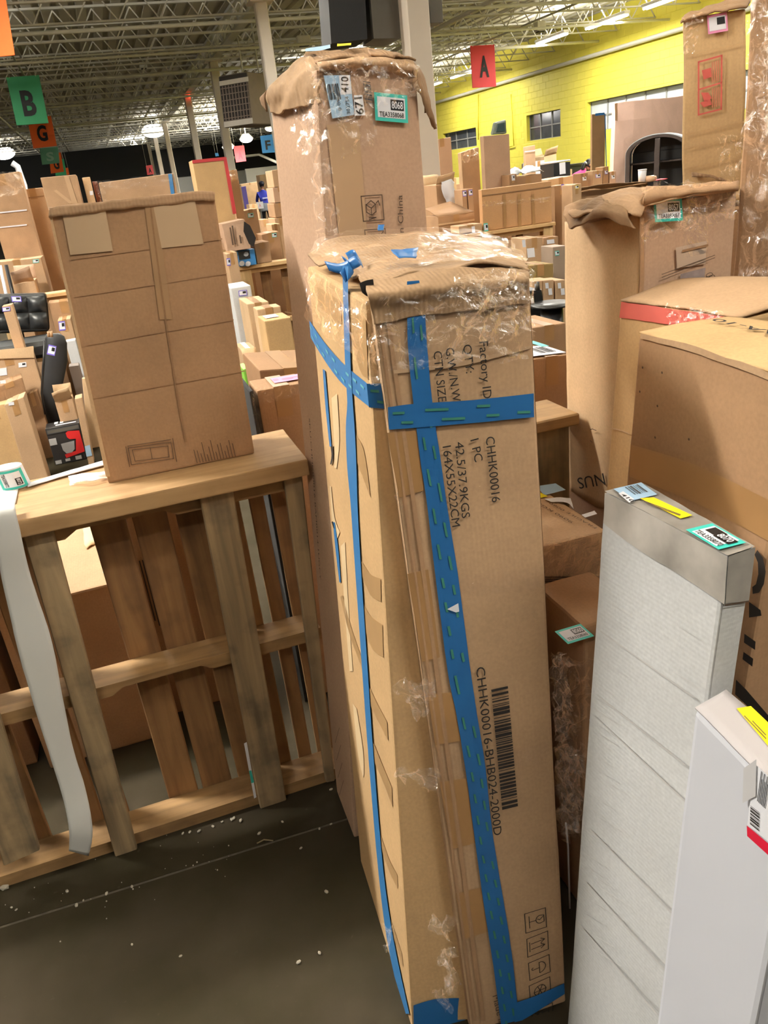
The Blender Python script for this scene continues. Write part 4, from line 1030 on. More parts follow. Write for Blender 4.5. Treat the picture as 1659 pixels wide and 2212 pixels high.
rects_on('clear_tape', [[p7(1478, 445), p7(1528, 440), p7(1530, 545), p7(1474, 560)]], FILMM, t)
rects_on('tape_patch', [[p7(1460, 535), p7(1527, 520), p7(1524, 570), p7(1462, 580)]], flat('pale_tape', lin(196, 172, 150), .4), t)
ribbon('tape_edge', [(1474, 540), (1530, 527)], [(1474, 545), (1530, 532)], KD, t, pl7, .008)
rects_on('ink_smear', [[p7(1470, 592), p7(1524, 578), p7(1520, 618), p7(1466, 628)]], flat('grey_ink_smear', lin(150, 134, 130), .6, 0, .2, 60), t)
strokes_w('printed_marks', [[(0, .75), (.95, 1.0)], [(0, .66), (.95, .92)], [(.02, .0), (.18, .36)], [(.02, .36), (.16, .0)], circ(.86, .42, .06), circ(.9, .34, .06), circ(.82, .32, .05)], frame_px(pl7, (1430, 575), (1550, 550), (1430, 645), .008), .0014, t, INKS)
ribbon('side_fold', [(1383, 462), (1381, 640)], [(1392, 460), (1390, 640)], KB, t, pl7, .010, .002)
# crushed top: layered, ragged flaps
Y7 = 1.47
grid('top_flap', G([[(1221, 452, 1.80), (1260, 435, 1.78), (1330, 418, 1.75), (1420, 408, 1.75), (1500, 402, 1.75), (1590, 398, 1.74)], [(1230, 462, 1.70), (1280, 448, 1.64), (1345, 435, 1.62), (1420, 420, 1.6), (1500, 412, 1.6), (1592, 404, 1.6)], [(1240, 470, 1.66), (1300, 455, 1.56), (1360, 450, 1.50), (1400, 440, 1.47), (1500, 420, 1.465), (1594, 408, 1.47)]]), KX, t, 7, 6, .006, 18, .004)
grid('torn_flap', G([[(1222, 448, 1.76), (1262, 432, 1.70), (1310, 425, 1.62), (1368, 428, 1.54)], [(1221, 466, 1.74), (1255, 450, 1.68), (1300, 440, 1.58), (1362, 446, 1.5)], [(1226, 484, 1.72), (1250, 480, 1.66), (1290, 458, 1.56), (1360, 462, 1.47)], [(1232, 492, 1.71), (1242, 493, 1.66), (1300, 470, 1.55), (1372, 492, 1.45)]]), KTORN, t, 7, 6, .007, 22, .005)
grid('torn_flap', G([[(1300, 425, 1.60), (1350, 410, 1.58), (1400, 408, 1.56)], [(1310, 440, 1.56), (1358, 432, 1.50), (1398, 428, 1.49)], [(1330, 455, 1.53), (1365, 462, 1.46), (1384, 470, 1.455)]]), KX, t, 6, 5, .006, 25, .004)
grid('front_flap', G([[(1395, 405, 1.52), (1450, 402, 1.5), (1520, 398, 1.5), (1595, 392, 1.5)], [(1392, 425, 1.465), (1450, 420, 1.462), (1520, 412, 1.462), (1597, 405, 1.462)], [(1390, 446, 1.468), (1450, 428, 1.472), (1520, 422, 1.472), (1594, 414, 1.47)]]), KB, t, 6, 4, .004, 22, .004)
film_px(pl7, [(1380, 400), (1590, 392), (1590, 470), (1385, 520)], t, .016, .012, 30, None, 30)
# red banded carton, leaning
XR_ = 1.0
c = carton_x('carton with a red printed band along its top edge, between 8057 and the big box', XR_, .07, (1341, 652), (1596, 690), .33, 0.0, KG, 10, .002)
cr_ = c
ribbon('red_band', [(1342, 652), (1380, 657), (1450, 667), (1540, 680), (1592, 690)], [(1338, 686), (1376, 691), (1440, 700), (1520, 712), (1592, 726)], REDBAND, c.root, c.pl, .004, .001)
ribbon('fold_crease', [(1312, 922), (1340, 928), (1360, 936)], [(1312, 925), (1340, 931), (1360, 939)], KL, c.root, c.pl, .004)
tp = [p.copy() for p in (c.q[0], c.q[1], c.c8[5], c.c8[4])]
grid('top_flap', [[tp[3]+V((0, .015, .002)), lerp(tp[3], tp[2], .5)+V((0, 0, .010)), tp[2]+V((0, 0, .0))], [lerp(tp[0], tp[3], .5)+V((0, .02, .02)), bil(tp, .5, .5)+V((0, 0, .03)), lerp(tp[1], tp[2], .5)+V((0, 0, .015))], [tp[0]+V((0, 0, .003)), lerp(tp[0], tp[1], .5)+V((0, 0, .004)), tp[1]+V((0, 0, .003))]], K, c.root, 6, 6, .003, 10, .004)
film_px(c.pl, [(1440, 655), (1560, 672), (1540, 720), (1450, 700)], c.root, .010, .008, 24, None, 40)
# big brown carton in front of it
c = carton_x('big brown carton with black lettering at the right edge of the picture', .80, .07, (1381, 722), (1720, 822), .18, 0.0, KB, 10, .002)
cb = c; pl = c.pl
ribbon('edge_fold', [(1383, 722), (1480, 742), (1600, 782), (1715, 822)], [(1383, 732), (1480, 756), (1600, 798), (1715, 840)], K, c.root, pl, .004, .002)
ribbon('tape_band', [(1362, 960), (1500, 1003), (1680, 1090)], [(1360, 1030), (1500, 1085), (1680, 1180)], TAPE, c.root, pl, .003)
bm = bmesh.new()
for (x, y) in ((1388, 794), (1420, 877), (1415, 945), (1382, 846), (1488, 949), (1430, 805)):
    p = pl.pt(x, y, .0025); bmesh.ops.create_circle(bm, cap_ends=True, segments=8, radius=.0022, matrix=Matrix.Translation(p) @ Matrix.Rotation(math.radians(-90), 4, 'Y'))
bm_obj('stain_spots', bm, INKS, c.root)
def poly_on(name, polys, parent, mat=INK, off=.0035):
    vs = []; fs = []
    for pp in polys:
        k = len(vs); vs += [pl.pt(*p, off) for p in pp]; fs.append(tuple(range(k, k+len(pp))))
    return mesh_obj(name, vs, fs, mat, parent)
arc = [(1636, 1188), (1648, 1205), (1654, 1235), (1650, 1262), (1640, 1280), (1626, 1283), (1625, 1268), (1633, 1262), (1638, 1240), (1637, 1215), (1630, 1198)]
poly_on('printed_letter', [arc], c.root); poly_on('printed_letter', [[(1618, 1300), (1643, 1318), (1645, 1330), (1618, 1334)]], c.root)
poly_on('printed_letter', [[(1608, 1369), (1632, 1386), (1631, 1404), (1607, 1388)], [(1606, 1408), (1627, 1423), (1625, 1440), (1604, 1424)]], c.root)
poly_on('printed_letter', [[(1590, 1468), (1612, 1490), (1660, 1546), (1700, 1590), (1700, 1615), (1650, 1560), (1588, 1500)]], c.root)
tp = [c.q[0], c.q[1], c.c8[5], c.c8[4]]
topn = V((0, 0, 1))
grid('top_flap', [[p for p in (tp[3], lerp(tp[3], tp[2], .5)+V((0, 0, .012)), tp[2])], [lerp(tp[0], tp[3], .5)+V((0, 0, .004)), bil(tp, .5, .5)+V((0, 0, .012)), lerp(tp[1], tp[2], .5)+V((0, 0, .004))], [tp[0]+V((0, 0, .002)), lerp(tp[0], tp[1], .5)+V((0, 0, .002)), tp[1]+V((0, 0, .002))]], KG, c.root, 6, 6, .0015, 10, .003)
ptop = Plane(bil(tp, .5, .6)+V((0, 0, .018)), (0, 0, 1))
text_px(ptop, 'AA-10', (1700, 722), (1552, 688), 24, c.root, INK, .0, .01, 'marker_writing')
# rumpled flap lying over the back of the red banded carton
# long white carton leaning on the big one
zw = 1.17
T1, T2 = at(1306, 1062, Z=zw), at(1572, 1201, Z=zw)
B1, B2 = V((.530, .90, 0)), V((.563, .675, 0))
bkw = (at(1632, 1180, Z=zw)-T2)
bkw.z = 0
t = thing('long_white_carton', 'long white carton leaning beside the taped one, with grey tape on its top edge', 'carton', (B1+B2)/2+bkw/2)
cw = t
bm_obj('carton_body', hexa_bm([T1, T2, B2, B1, T1+bkw, T2+bkw, B2+bkw, B1+bkw], 12, .0016, 5, .006, 2), WHITE, t)
plw = plane3(T1, T2, B1); ple = plane3(T2, B2, T2+bkw); plt = Plane(T1, (0, 0, 1))
ribbon('grey_tape', [(1307, 1064), (1390, 1105), (1480, 1152), (1572, 1203)], [(1303, 1130), (1375, 1185), (1465, 1240), (1565, 1306)], DIRTY, t, plw, .003, .0008)
ribbon('grey_tape', [(1574, 1202), (1632, 1182)], [(1567, 1304), (1618, 1298)], DIRTY, t, ple, .003, .0005)
grid('grey_tape', [[plt.pt(1307, 1061, .003), plt.pt(1440, 1130, .003), plt.pt(1572, 1200, .003)], [plt.pt(1385, 1041, .003), plt.pt(1510, 1112, .004), plt.pt(1630, 1180, .003)]], flat('dull_grey_tape', lin(140, 134, 126), .35, 0, .25, 25), t, 8, 4, .001, 30)
rects_on('shipping_label', [[plt.pt(*p, .0055) for p in ((1325, 1056), (1385, 1042), (1420, 1068), (1362, 1082))]], BLUELAB, t)
fr = frame_px(plt, (1350, 1052), (1378, 1046), (1372, 1068), .0062); barcode_w('printed_barcode', fr, t, 10, BARC, 3)
rects_on('yellow_label', [[plt.pt(*p, .006) for p in ((1382, 1076), (1412, 1074), (1496, 1113), (1470, 1120))]], YEL, t)
strokes_w('printed_marks', [[(0, .3), (.9, .35)], [(0, .6), (.9, .62)]], frame_px(plt, (1395, 1080), (1480, 1112), (1390, 1086), .0066), .0015, t, INKS)
rects_on('white_label', [[plt.pt(*p, .0062) for p in ((1336, 1066), (1346, 1061), (1370, 1078), (1360, 1086))]], PAPER, t)
text_px(plt, '410', (1340, 1068), (1364, 1084), 9, t, INK, .0068, .01)
o = lot_label((plt.pt(1552, 1187, .0064), plt.pt(1612, 1172, .0064)-plt.pt(1552, 1187, .0064), plt.pt(1481, 1144, .0064)-plt.pt(1552, 1187, .0064), V((0, 0, 1))), t, None, None)
O_ = plt.pt(1481, 1144, .0074); U_ = plt.pt(1552, 1187, .0074)-O_; V_ = plt.pt(1540, 1130, .0074)-O_
text_w('printed_code', 'TEA3358070', O_+U_*.12+V_*.16, U_*.76, V_*.2, o, INK, .008); 
rects_on('number_block', [[O_+U_*a+V_*b_ for a, b_ in ((.46, .45), (.9, .45), (.9, .82), (.46, .82))]], BLACK, o)
text_w('printed_number', '8070', O_+U_*.5+V_*.52+V((0, 0, .001)), U_*.36, V_*.24, o, PAPER, .015)
rnd = random.Random(11)
GRV = flat('grey_crease', lin(190, 187, 184), .7)
GRS = flat('grey_scuff', lin(204, 202, 200), .7)
for (a, b_) in (((1297, 1362), (1500, 1505)), ((1290, 1500), (1480, 1650)), ((1284, 1545), (1486, 1735)), ((1275, 1790), (1470, 1990)), ((1262, 1900), (1450, 2110)), ((1255, 2000), (1420, 2190))):
    ribbon('fold_crease', [a, b_], [(a[0], a[1]+3), (b_[0], b_[1]+4)], GRV, t, plw, .0022)
for k in range(34):
    x0 = rnd.choice([1300, 1460]); y0 = 1190+k*26; w = rnd.uniform(25, 70); x0 = x0-(y0-1100)*.062+rnd.uniform(0, 20)
    if y0 > 1470 and x0 > 1400: x0 -= 130
    ribbon('flute_scuff', [(x0, y0), (x0+w, y0+w*.62)], [(x0, y0+1.2), (x0+w, y0+w*.62+1.0)], GRS, t, plw, .0024)
ribbon('end_seam', [(1566, 1306), (1618, 1297)], [(1566, 1309), (1618, 1300)], INKS, t, ple, .0035)
# small white carton at the lower right
Xs = .585
pls = Plane(at(1500, 1532, X=Xs), (-1, 0, .05))
s1, s2 = pls.pt(1500, 1532), pls.pt(1720, 1760)
dn = V((.05, 0, 1)); 
zs = s1.z
bks = at(1572, 1490, Z=zs)-s1; bks.z = 0; bks = V((.05, 0, 0))
t = thing('small_white_carton', 'clean white carton with red stripe and yellow sticker at lower right', 'carton', V((s1.x, s1.y-.1, 0)))
sq = [s1, s2, s2-dn*s2.z, s1-dn*s1.z]
bm_obj('carton_body', hexa_bm(sq+[p+bks for p in sq], 10, .0015, 6, .008, 2), flat('clean_white_card', lin(208, 209, 215), .6, 0, .02, 3), t)
plst = Plane(s1, ((s2-s1).cross(bks)) if ((s2-s1).cross(bks)).z > 0 else -((s2-s1).cross(bks)))
grid('top_flap', [[plst.pt(1502, 1530, .002), plst.pt(1600, 1630, .002), plst.pt(1700, 1738, .002)], [plst.pt(1568, 1490, .004), plst.pt(1650, 1560, .004), plst.pt(1740, 1640, .004)]], flat('greyish_white_card', lin(178, 171, 170), .6, 0, .03), t, 6, 4, .0008, 20, .002)
rects_on('yellow_label', [[plst.pt(*p, .006) for p in ((1591, 1530), (1622, 1525), (1690, 1590), (1660, 1612))]], YEL, t)
strokes_w('printed_marks', [[(0, .2), (1, .2)], [(.3, .55), (.9, .55)]], frame_px(plst, (1618, 1540), (1664, 1588), (1606, 1548), .0065), .0012, t, INKS)
rects_on('red_stripe', [[pls.pt(*p, .003) for p in ((1613, 1783), (1614, 1806), (1690, 1875), (1690, 1848))]], flat('red_stripe_print', lin(214, 30, 60), .5), t)
rects_on('white_label', [[pls.pt(*p, .0035) for p in ((1630, 1650), (1700, 1710), (1700, 1850), (1614, 1782))]], PAPER, t)
fr = (pls.pt(1620, 1770, .004), pls.pt(1626, 1740, .004)-pls.pt(1620, 1770, .004), pls.pt(1640, 1786, .004)-pls.pt(1620, 1770, .004), pls.n)
fr = (pls.pt(1621, 1740, .0045), pls.pt(1640, 1755, .0045)-pls.pt(1621, 1740, .0045), pls.pt(1620, 1780, .0045)-pls.pt(1621, 1740, .0045), pls.n)
barcode_w('printed_barcode', (fr[0], fr[2], fr[1], fr[3]), t, 16, INK, 6)
strokes_w('printed_text', [[(0, k*.16), (.9-.2*(k % 2), k*.16)] for k in range(6)], (pls.pt(1636, 1730, .0045), pls.pt(1646, 1660, .0045)-pls.pt(1636, 1730, .0045), pls.pt(1655, 1748, .0045)-pls.pt(1636, 1730, .0045), pls.n), .0012, t, BARC)
rects_on('clear_tape', [[pls.pt(*p, .005) for p in ((1606, 1660), (1634, 1640), (1632, 1720), (1604, 1735))]], flat('pale_grey_tape', lin(200, 198, 198), .4), t)

# cartons in the dark gap
zc = .87
t = thing('carton', 'carton with big barcodes lying in the gap behind the long white carton', 'carton', V((.82, 1.48, 0)))
bm_obj('carton_body', hexa_bm(box8(.72, .90, 1.33, 1.645, 0, zc), 6, .003, 5, .006, 2), K, t)
pt_ = Plane((0, 0, zc), (0, 0, 1)); pfc = Plane((0, 1.33, 0), (0, -1, 0))
rects_on('shipping_label', [[pt_.pt(*p, .004) for p in ((1160, 1050), (1200, 1044), (1222, 1058), (1175, 1070))]], BLUELAB, t)
rects_on('yellow_label', [[pt_.pt(*p, .0045) for p in ((1160, 1062), (1172, 1066), (1184, 1072), (1164, 1076))]], YEL, t)
rects_on('white_label', [[pt_.pt(*p, .005) for p in ((1256, 1112), (1284, 1103), (1290, 1110), (1264, 1118))]], PAPER, t)
grid('torn_label', [[pt_.pt(1176, 1078, .004), pt_.pt(1210, 1074, .005), pt_.pt(1232, 1076, .004)], [pt_.pt(1190, 1084, .005), pt_.pt(1225, 1086, .007), pt_.pt(1240, 1100, .004)]], PAPER, t, 4, 4, .001, 40)
text_px(pt_, '9090 KGS', (1240, 1128), (1165, 1086), 8, t, INKS, .004); text_px(pt_, 'FRAGILE 0060', (1290, 1140), (1190, 1085), 7, t, INKS, .004)
frc = (pfc.pt(1172, 1245, .004), pfc.pt(1178, 1305, .004)-pfc.pt(1172, 1245, .004), pfc.pt(1285, 1245, .004)-pfc.pt(1172, 1245, .004), pfc.n)
barcode_w('printed_barcode', frc, t, 26, INKS, 12)
frc = (pfc.pt(1176, 1318, .004), pfc.pt(1180, 1348, .004)-pfc.pt(1176, 1318, .004), pfc.pt(1285, 1310, .004)-pfc.pt(1176, 1318, .004), pfc.n)
barcode_w('printed_barcode', frc, t, 12, INKS, 13)
text_px(pfc, 'W27021W', (1228, 1256), (1276, 1292), 9, t, INKS, .005)
film_px(pfc, [(1165, 1170), (1300, 1150), (1300, 1240), (1170, 1250)], t, .008, .006, 16, None, 30)
zc2 = .80
t = thing('carton', 'dark wrapped carton labelled 8060 low in the gap beside the taped one', 'carton', V((.73, 1.15, 0)))
bm_obj('carton_body', hexa_bm(box8(.705, .84, 1.11, 1.30, 0, zc2), 8, .004, 8, .008, 2), KB, t)
pt2 = Plane((0, 0, zc2), (0, 0, 1)); pf2 = Plane((0, 1.11, 0), (0, -1, 0))
O_ = pt2.pt(1227, 1391.5, .006); lot_label((O_, pt2.pt(1284, 1374, .006)-O_, pt2.pt(1198, 1364, .006)-O_, V((0, 0, 1))), t, '8060', 'TEA3358060')
film_px(pf2, [(1186, 1410), (1270, 1420), (1240, 1790), (1200, 1790)], t, .012, .014, 40, None, 26)
film_px(pf2, [(1188, 1400), (1230, 1410), (1225, 1600), (1196, 1600)], t, .022, .016, 30, FILMM, 40)
film_px(pf2, [(1200, 1610), (1256, 1600), (1250, 1790), (1205, 1800)], t, .024, .020, 30, FILMM, 44)
tube('white_strap', [pf2.pt(1222, 1778, .02), pf2.pt(1227, 1830, .012), pf2.pt(1229, 1900, .010), pf2.pt(1231, 1962, .010)], .0022, PAPER, t, 6)

# tall carton with red handling marks at the upper right and the wrapped goods beside it
YT = 1.98
zT = at(1607, 433, Y=YT).z
cT = carton('tall carton with faded red handling marks at the upper right', (1476, 42), (1611, 18), YT, .26, None, BL=(1474, 455), BR=(1607, 432), yaw=-40, mat=card('ochre_card', lin(200, 166, 118), stain=.1), tape=False, sub=10, amp=.003)
t = cT.root; pl = cT.pl
hands = [BOXL, [(0, .48), (1, .5)]]
strokes_w('printed_frame', hands, frame_px(pl, (1509, 134), (1559, 120), (1509, 248), .005), .004, t, RED)
poly_on('printed_mark', [[(1516, 152), (1536, 146), (1537, 166), (1520, 172)], [(1514, 200), (1530, 200), (1538, 212), (1522, 220)], [(1512, 222), (1534, 214), (1538, 226), (1520, 232)]], t, RED, .005)
strokes_w('printed_text', [[(.6+k*.09, .55), (.6+k*.09, .92)] for k in range(4)]+[[(.62+k*.09, .08), (.62+k*.09, .42)] for k in range(4)], frame_px(pl, (1509, 134), (1559, 120), (1509, 248), .005), .0025, t, flat('faded_red_print', lin(196, 120, 92), .8))
lot_label(frame_px(pl, (1527, 34), (1570, 26), (1530, 74), .006), t, None, None, PINK)
ribbon('slit', [(1571, 20), (1571, 80)], [(1573, 20), (1572, 88)], KD, t, pl, .0055)
for y0 in (100, 270, 300, 345, 385): ribbon('fold_crease', [(1478, y0+20), (1608, y0-8)], [(1478, y0+22.5), (1608, y0-5.5)], KG, t, pl, .005)
grid('top_flap', [[cT.pl.pt(1474, 36, -.05), cT.pl.pt(1510, 20, -.06), cT.pl.pt(1560, 8, -.08), cT.pl.pt(1622, -4, -.1)], [cT.pl.pt(1474, 48, .01), cT.pl.pt(1515, 34, .014), cT.pl.pt(1560, 24, .01), cT.pl.pt(1612, 14, .012)]], KTORN, t, 6, 5, .008, 20, .006)
grid('tape_tangle', [[cT.pl.pt(1492, 372, .008), cT.pl.pt(1520, 376, .012), cT.pl.pt(1560, 385, .01)], [cT.pl.pt(1494, 382, .008), cT.pl.pt(1525, 384, .012), cT.pl.pt(1575, 392, .01)]], KTORN, t, 6, 4, .004, 40, .002)
film_px(pl, [(1550, 295), (1610, 295), (1608, 420), (1560, 410)], t, .012, .012, 24, None, 40)
film_px(pl, [(1476, 40), (1520, 30), (1500, 110), (1477, 120)], t, .010, .008, 20, None, 40)
c = carton('low carton carrying the tall red-marked one behind 8057', (1470, 452), (1640, 430), YT-.005, .34, 0, mat=KD, tape=False); 
zT = min(cT.q[2].z, cT.q[3].z)
bpy.data.objects.remove(c.body)
cc = [V((p.x, p.y, zT-.002)) for p in (cT.q[0], cT.q[1])]; b_ = cT.c8[4]-cT.c8[0]; nn = cT.pl.n*.01
cc = [cc[0]+nn, cc[1]+nn+(cc[1]-cc[0])*.35]; cc += [V((cc[1].x, cc[1].y, 0)), V((cc[0].x, cc[0].y, 0))]
bm_obj('carton_body', hexa_bm(cc+[p+b_ for p in cc], 4, .001, 5, .006), KD, c.root)
film_px(Plane(cc[0], cT.pl.n), [(1590, 440), (1607, 436), (1612, 640), (1590, 640)], c.root, .01, .01, 20, None, 30)
YW = 1.62
pw_ = Plane((0, YW, 0), (0, -1, 0))
x0 = pw_.pt(1607, 300).x
pw_ = Plane((x0, YW, 0), (math.sin(math.radians(-42)), -math.cos(math.radians(-42)), 0))
t = thing('wrapped_load', 'tall brown load wrapped in clear film along the right edge of the picture', 'wrapped load', V((x0+.25, YW+.15, 0)))
ud = V((-pw_.n.y, pw_.n.x, 0)); u0 = V((x0, YW, 0)); u1 = u0+ud*.5; zz_ = V((0, 0, 2.05)); bw = -pw_.n*.14
bm_obj('carton_body', hexa_bm([u0+zz_, u1+zz_, u1, u0, u0+zz_+bw, u1+zz_+bw, u1+bw, u0+bw], 12, .010, 4, .01, 2), KB, t)
film_px(pw_, [(1616, -20), (1700, -40), (1700, 640), (1600, 650)], t, .018, .018, 60, FILMM, 22)
film_px(pw_, [(1640, 60), (1700, 60), (1700, 330), (1645, 340)], t, .03, .02, 40, FILMM, 30)

# ================================================================== second row of pallets (7 m away)
YR = 7.02
pallet('pallet on edge behind the black chair in the second row', -.95, .30, YR, .995, 5, None, True)
pallet('pallet on edge behind the white appliance box in the second row', .45, 1.68, YR, .995, 6, None, True)
pallet('pallet on edge under the long orange-brown carton in the second row', 2.0, 4.10, YR, .995, 7, None, True, 4, 9)

def flaps_open(c, w=.10, mat=None):
    """two lifted top flaps"""
    tl, tr = c.q[0], c.q[1]; bk = c.c8[4]-c.c8[0]
    grid('top_flap', [[tl, tr], [tl+c.pl.n*w*.6+V((0, 0, w*.8)), tr+c.pl.n*w*.5+V((0, 0, w))]], mat or KL, c.root, 4, 3, .006, 9, .004)
    grid('top_flap', [[tl+bk, tr+bk], [tl+bk*1.2+V((0, 0, w)), tr+bk*1.15+V((0, 0, w*.9))]], mat or KL, c.root, 4, 3, .006, 9, .004)

# ------------------------------------------------------------------ left: goods penned behind the pallet
c = carton('black printed appliance box with a red stand mixer picture', (97, 927), (171, 913), None, .15, 0, BL=(117, 1006), BR=(187, 994), mat=flat('black_print_card', lin(40, 38, 38), .45, 0, .06), name='appliance_box', tape=False)
pl = c.pl; sv = frame_px(pl, (97, 927), (171, 913), (117, 1006), .004)
def on(fr, pts): return [fr[0]+fr[1]*a+fr[2]*b_ for a, b_ in pts]
def polys(name, fr, plist, mat, parent, lift=0.):
    vs = []; fs = []
    for pp in plist:
        k = len(vs); vs += [v+fr[3]*lift for v in on(fr, pp)]; fs.append(tuple(range(k, k+len(pp))))
    return mesh_obj(name, vs, fs, mat, parent)
rects_on('silver_band', [rq(sv, .03, .84, .97, .96)], BARC, c.root)
polys('mixer_picture', sv, [[(.55, .80), (.62, .84), (.95, .80), (.97, .22), (.40, .14), (.38, .24), (.72, .28), (.80, .60), (.62, .62), (.56, .68)]], flat('mixer_red', lin(206, 40, 40), .5), c.root, .001)
polys('bowl_picture', sv, [[(.34, .54), (.74, .56), (.70, .34), (.60, .26), (.44, .26), (.36, .36)]], flat('bowl_silver', lin(160, 160, 160), .4), c.root, .002)
for r_ in ((.03, .54, .24, .72), (.06, .02, .24, .12), (.36, .05, .5, .12), (.66, .04, .84, .14)): rects_on('small_picture', [rq(sv, *r_)], flat('grey_white_print', lin(170, 168, 165), .5), c.root)
polys('title_print', sv, [[(.05, .86), (.95, .86), (.95, .94), (.05, .94)]], DARKG, c.root, .001)
tp = c.q[0], c.q[1], c.c8[5], c.c8[4]
frt = (tp[0]+V((0, 0, .003)), tp[1]-tp[0], tp[3]-tp[0], V((0, 0, 1)))
rects_on('top_print', [rq(frt, .25, .5, .36, .9), rq(frt, .42, .5, .52, .9), rq(frt, .3, .15, .9, .35)], PAPER, c.root)
c = carton('tall plain carton standing left of the black mixer box', (9, 875), (51, 857), 5.26, .16, 0, mat=K)
tag(c, 24, 872, 12, 7, PAPER, kind='p')
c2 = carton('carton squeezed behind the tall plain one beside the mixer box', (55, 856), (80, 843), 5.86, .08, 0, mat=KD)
c = carton('golden carton cut by the left picture edge, next to the tall plain one', (-60, 890), (26, 868), 5.58, .12, 0, mat=KG, BL=(-30, 1015))
c = carton('wide tan carton with its lit flap up, under the black chair', (-40, 772), (68, 752), 6.0, .10, 0, mat=K)
tag(c, 48, 788, 17, 10, PAPER); tag(c, 6, 803, 16, 16, PAPER, kind='p')
ribbon('flap_edge', [(-40, 760), (72, 748)], [(-40, 776), (74, 773)], KL, c.root, c.pl, .01, .004)  # lighter card strip paints the lit top of the carton
c = carton('small carton lying askew on the golden one at left', (-10, 838), (48, 815), 5.72, .18, at(48, 862, Y=5.7).z, BL=(0, 880), BR=(55, 840), mat=KD, yaw=8)
tag(c, 6, 825, 12, 7, PAPER, kind='p', pl=Plane((0, 5.74, 0), (0, -1, 0)))
c = carton('narrow upright carton in front of the black chair', (4, 662), (26, 657), 6.11, .09, 0, mat=K, tape=False)
tag(c, 13, 668, 17, 9, PURP)
# black padded chair
ct = at(50, 645, Y=6.6)
t = thing('tufted_chair', 'black leather chair with a square tufted back, at the left edge', 'chair', V((at(45, 680, Y=6.6).x, 6.7, 0)))
LEA = flat('black_leather', lin(34, 36, 38), .38, 0, .1, 14)
pch = Plane((0, 6.6, 0), (0, -1, .12))
cols = [-22, 18, 56, 95]; 
for i in range(3):
    for k in range(2):
        f = lambda u, v: (lerp(-22, 97, u)+v*8, 642-4*u+v*72)
        u0, u1, v0, v1 = i/3, (i+1)/3, k/2, (k+1)/2
        q = [pch.pt(*f(u0+.01, v0+.02)), pch.pt(*f(u1-.01, v0+.02)), pch.pt(*f(u1-.01, v1-.02)), pch.pt(*f(u0+.01, v1-.02))]
        rows = [[bil(q, a/6, b_/6)+pch.n*.035*(math.sin(math.pi*a/6)*math.sin(math.pi*b_/6))**.5 for a in range(7)] for b_ in range(7)]
        grid('back_cushion', rows, LEA, t, 1, 1)
q = [pch.pt(-24, 638, -.01), pch.pt(99, 634, -.01), pch.pt(107, 716, -.01), pch.pt(-16, 722, -.01)]
bm_obj('backrest', hexa_bm(q+[p+V((0, .10, 0)) for p in q], 6, .002, 6, .03, 3), LEA, t)
sz = at(60, 735, Y=6.4).z
bx('seat', at(-20, 730, Y=6.4).x, at(108, 730, Y=6.4).x, 6.22, 6.62, sz-.12, sz, LEA, t, .03, 3)
for dx in (0, 1):
    for y in (6.27, 6.57):
        xx = lerp(at(-20, 730, Y=6.4).x+.04, at(108, 730, Y=6.4).x-.04, dx); tube('leg', [(xx, y, 0), (xx, y, sz-.11)], .018, BLACK, t)
lot_label(frame_px(pch, (24, 640), (45, 640), (26, 652), .035), t, None, None, PURP)
# black soft bag
t = thing('soft_bag', 'tall black soft bag with a purple label standing behind the tan cartons', 'bag', V((at(118, 800, Y=5.9).x, 6.0, 0)))
BAG = flat('black_nylon', lin(38, 39, 41), .5, 0, .15, 10)
rings = []; bm = bmesh.new()
prof = [(112, 905, 30), (111, 895, 36), (112, 840, 48), (116, 790, 50), (119, 750, 47), (117, 734, 40), (114, 727, 26)]
for (cx_, cy_, w) in prof:
    p = at(cx_, cy_, Y=5.9); r_ = w*.5*5.6/F*.98; ring = []
    for a in range(16):
        an = a*2*math.pi/16; q_ = p+V((r_*math.cos(an)*(1+.05*noise.noise(p*3+V((a, 0, 0)))), r_*.55*math.sin(an)+.1, 0))
        ring.append(bm.verts.new(q_+noise.noise_vector(q_*9)*.012))
    rings.append(ring)
p = at(111, 905, Y=5.9); rings.insert(0, [bm.verts.new((v.co.x*.9+p.x*.1, v.co.y, .0)) for v in rings[0]])
for i in range(len(rings)-1):
    for a in range(16): bm.faces.new((rings[i][a], rings[i][(a+1) % 16], rings[i+1][(a+1) % 16], rings[i+1][a]))
bm.faces.new(rings[0][::-1]); bm.faces.new(rings[-1]); bmesh.ops.recalc_face_normals(bm, faces=bm.faces)
bm_obj('bag_body', bm, BAG, t, True)
tube('piping', [at(*p_, Y=5.83) for p_ in ((96, 735), (94, 790), (90, 850), (98, 895))], .008, BLACK, t, 6)
tube('carry_handle', [at(*p_, Y=5.9) for p_ in ((106, 728), (105, 718), (110, 716), (111, 728))], .012, flat('bag_handle_tan', lin(190, 150, 110)), t, 6)
lot_label(frame_px(Plane((0, 5.72, 0), (0, -1, .1)), (105, 744), (122, 748), (101, 765), 0), t, None, None, PURP)
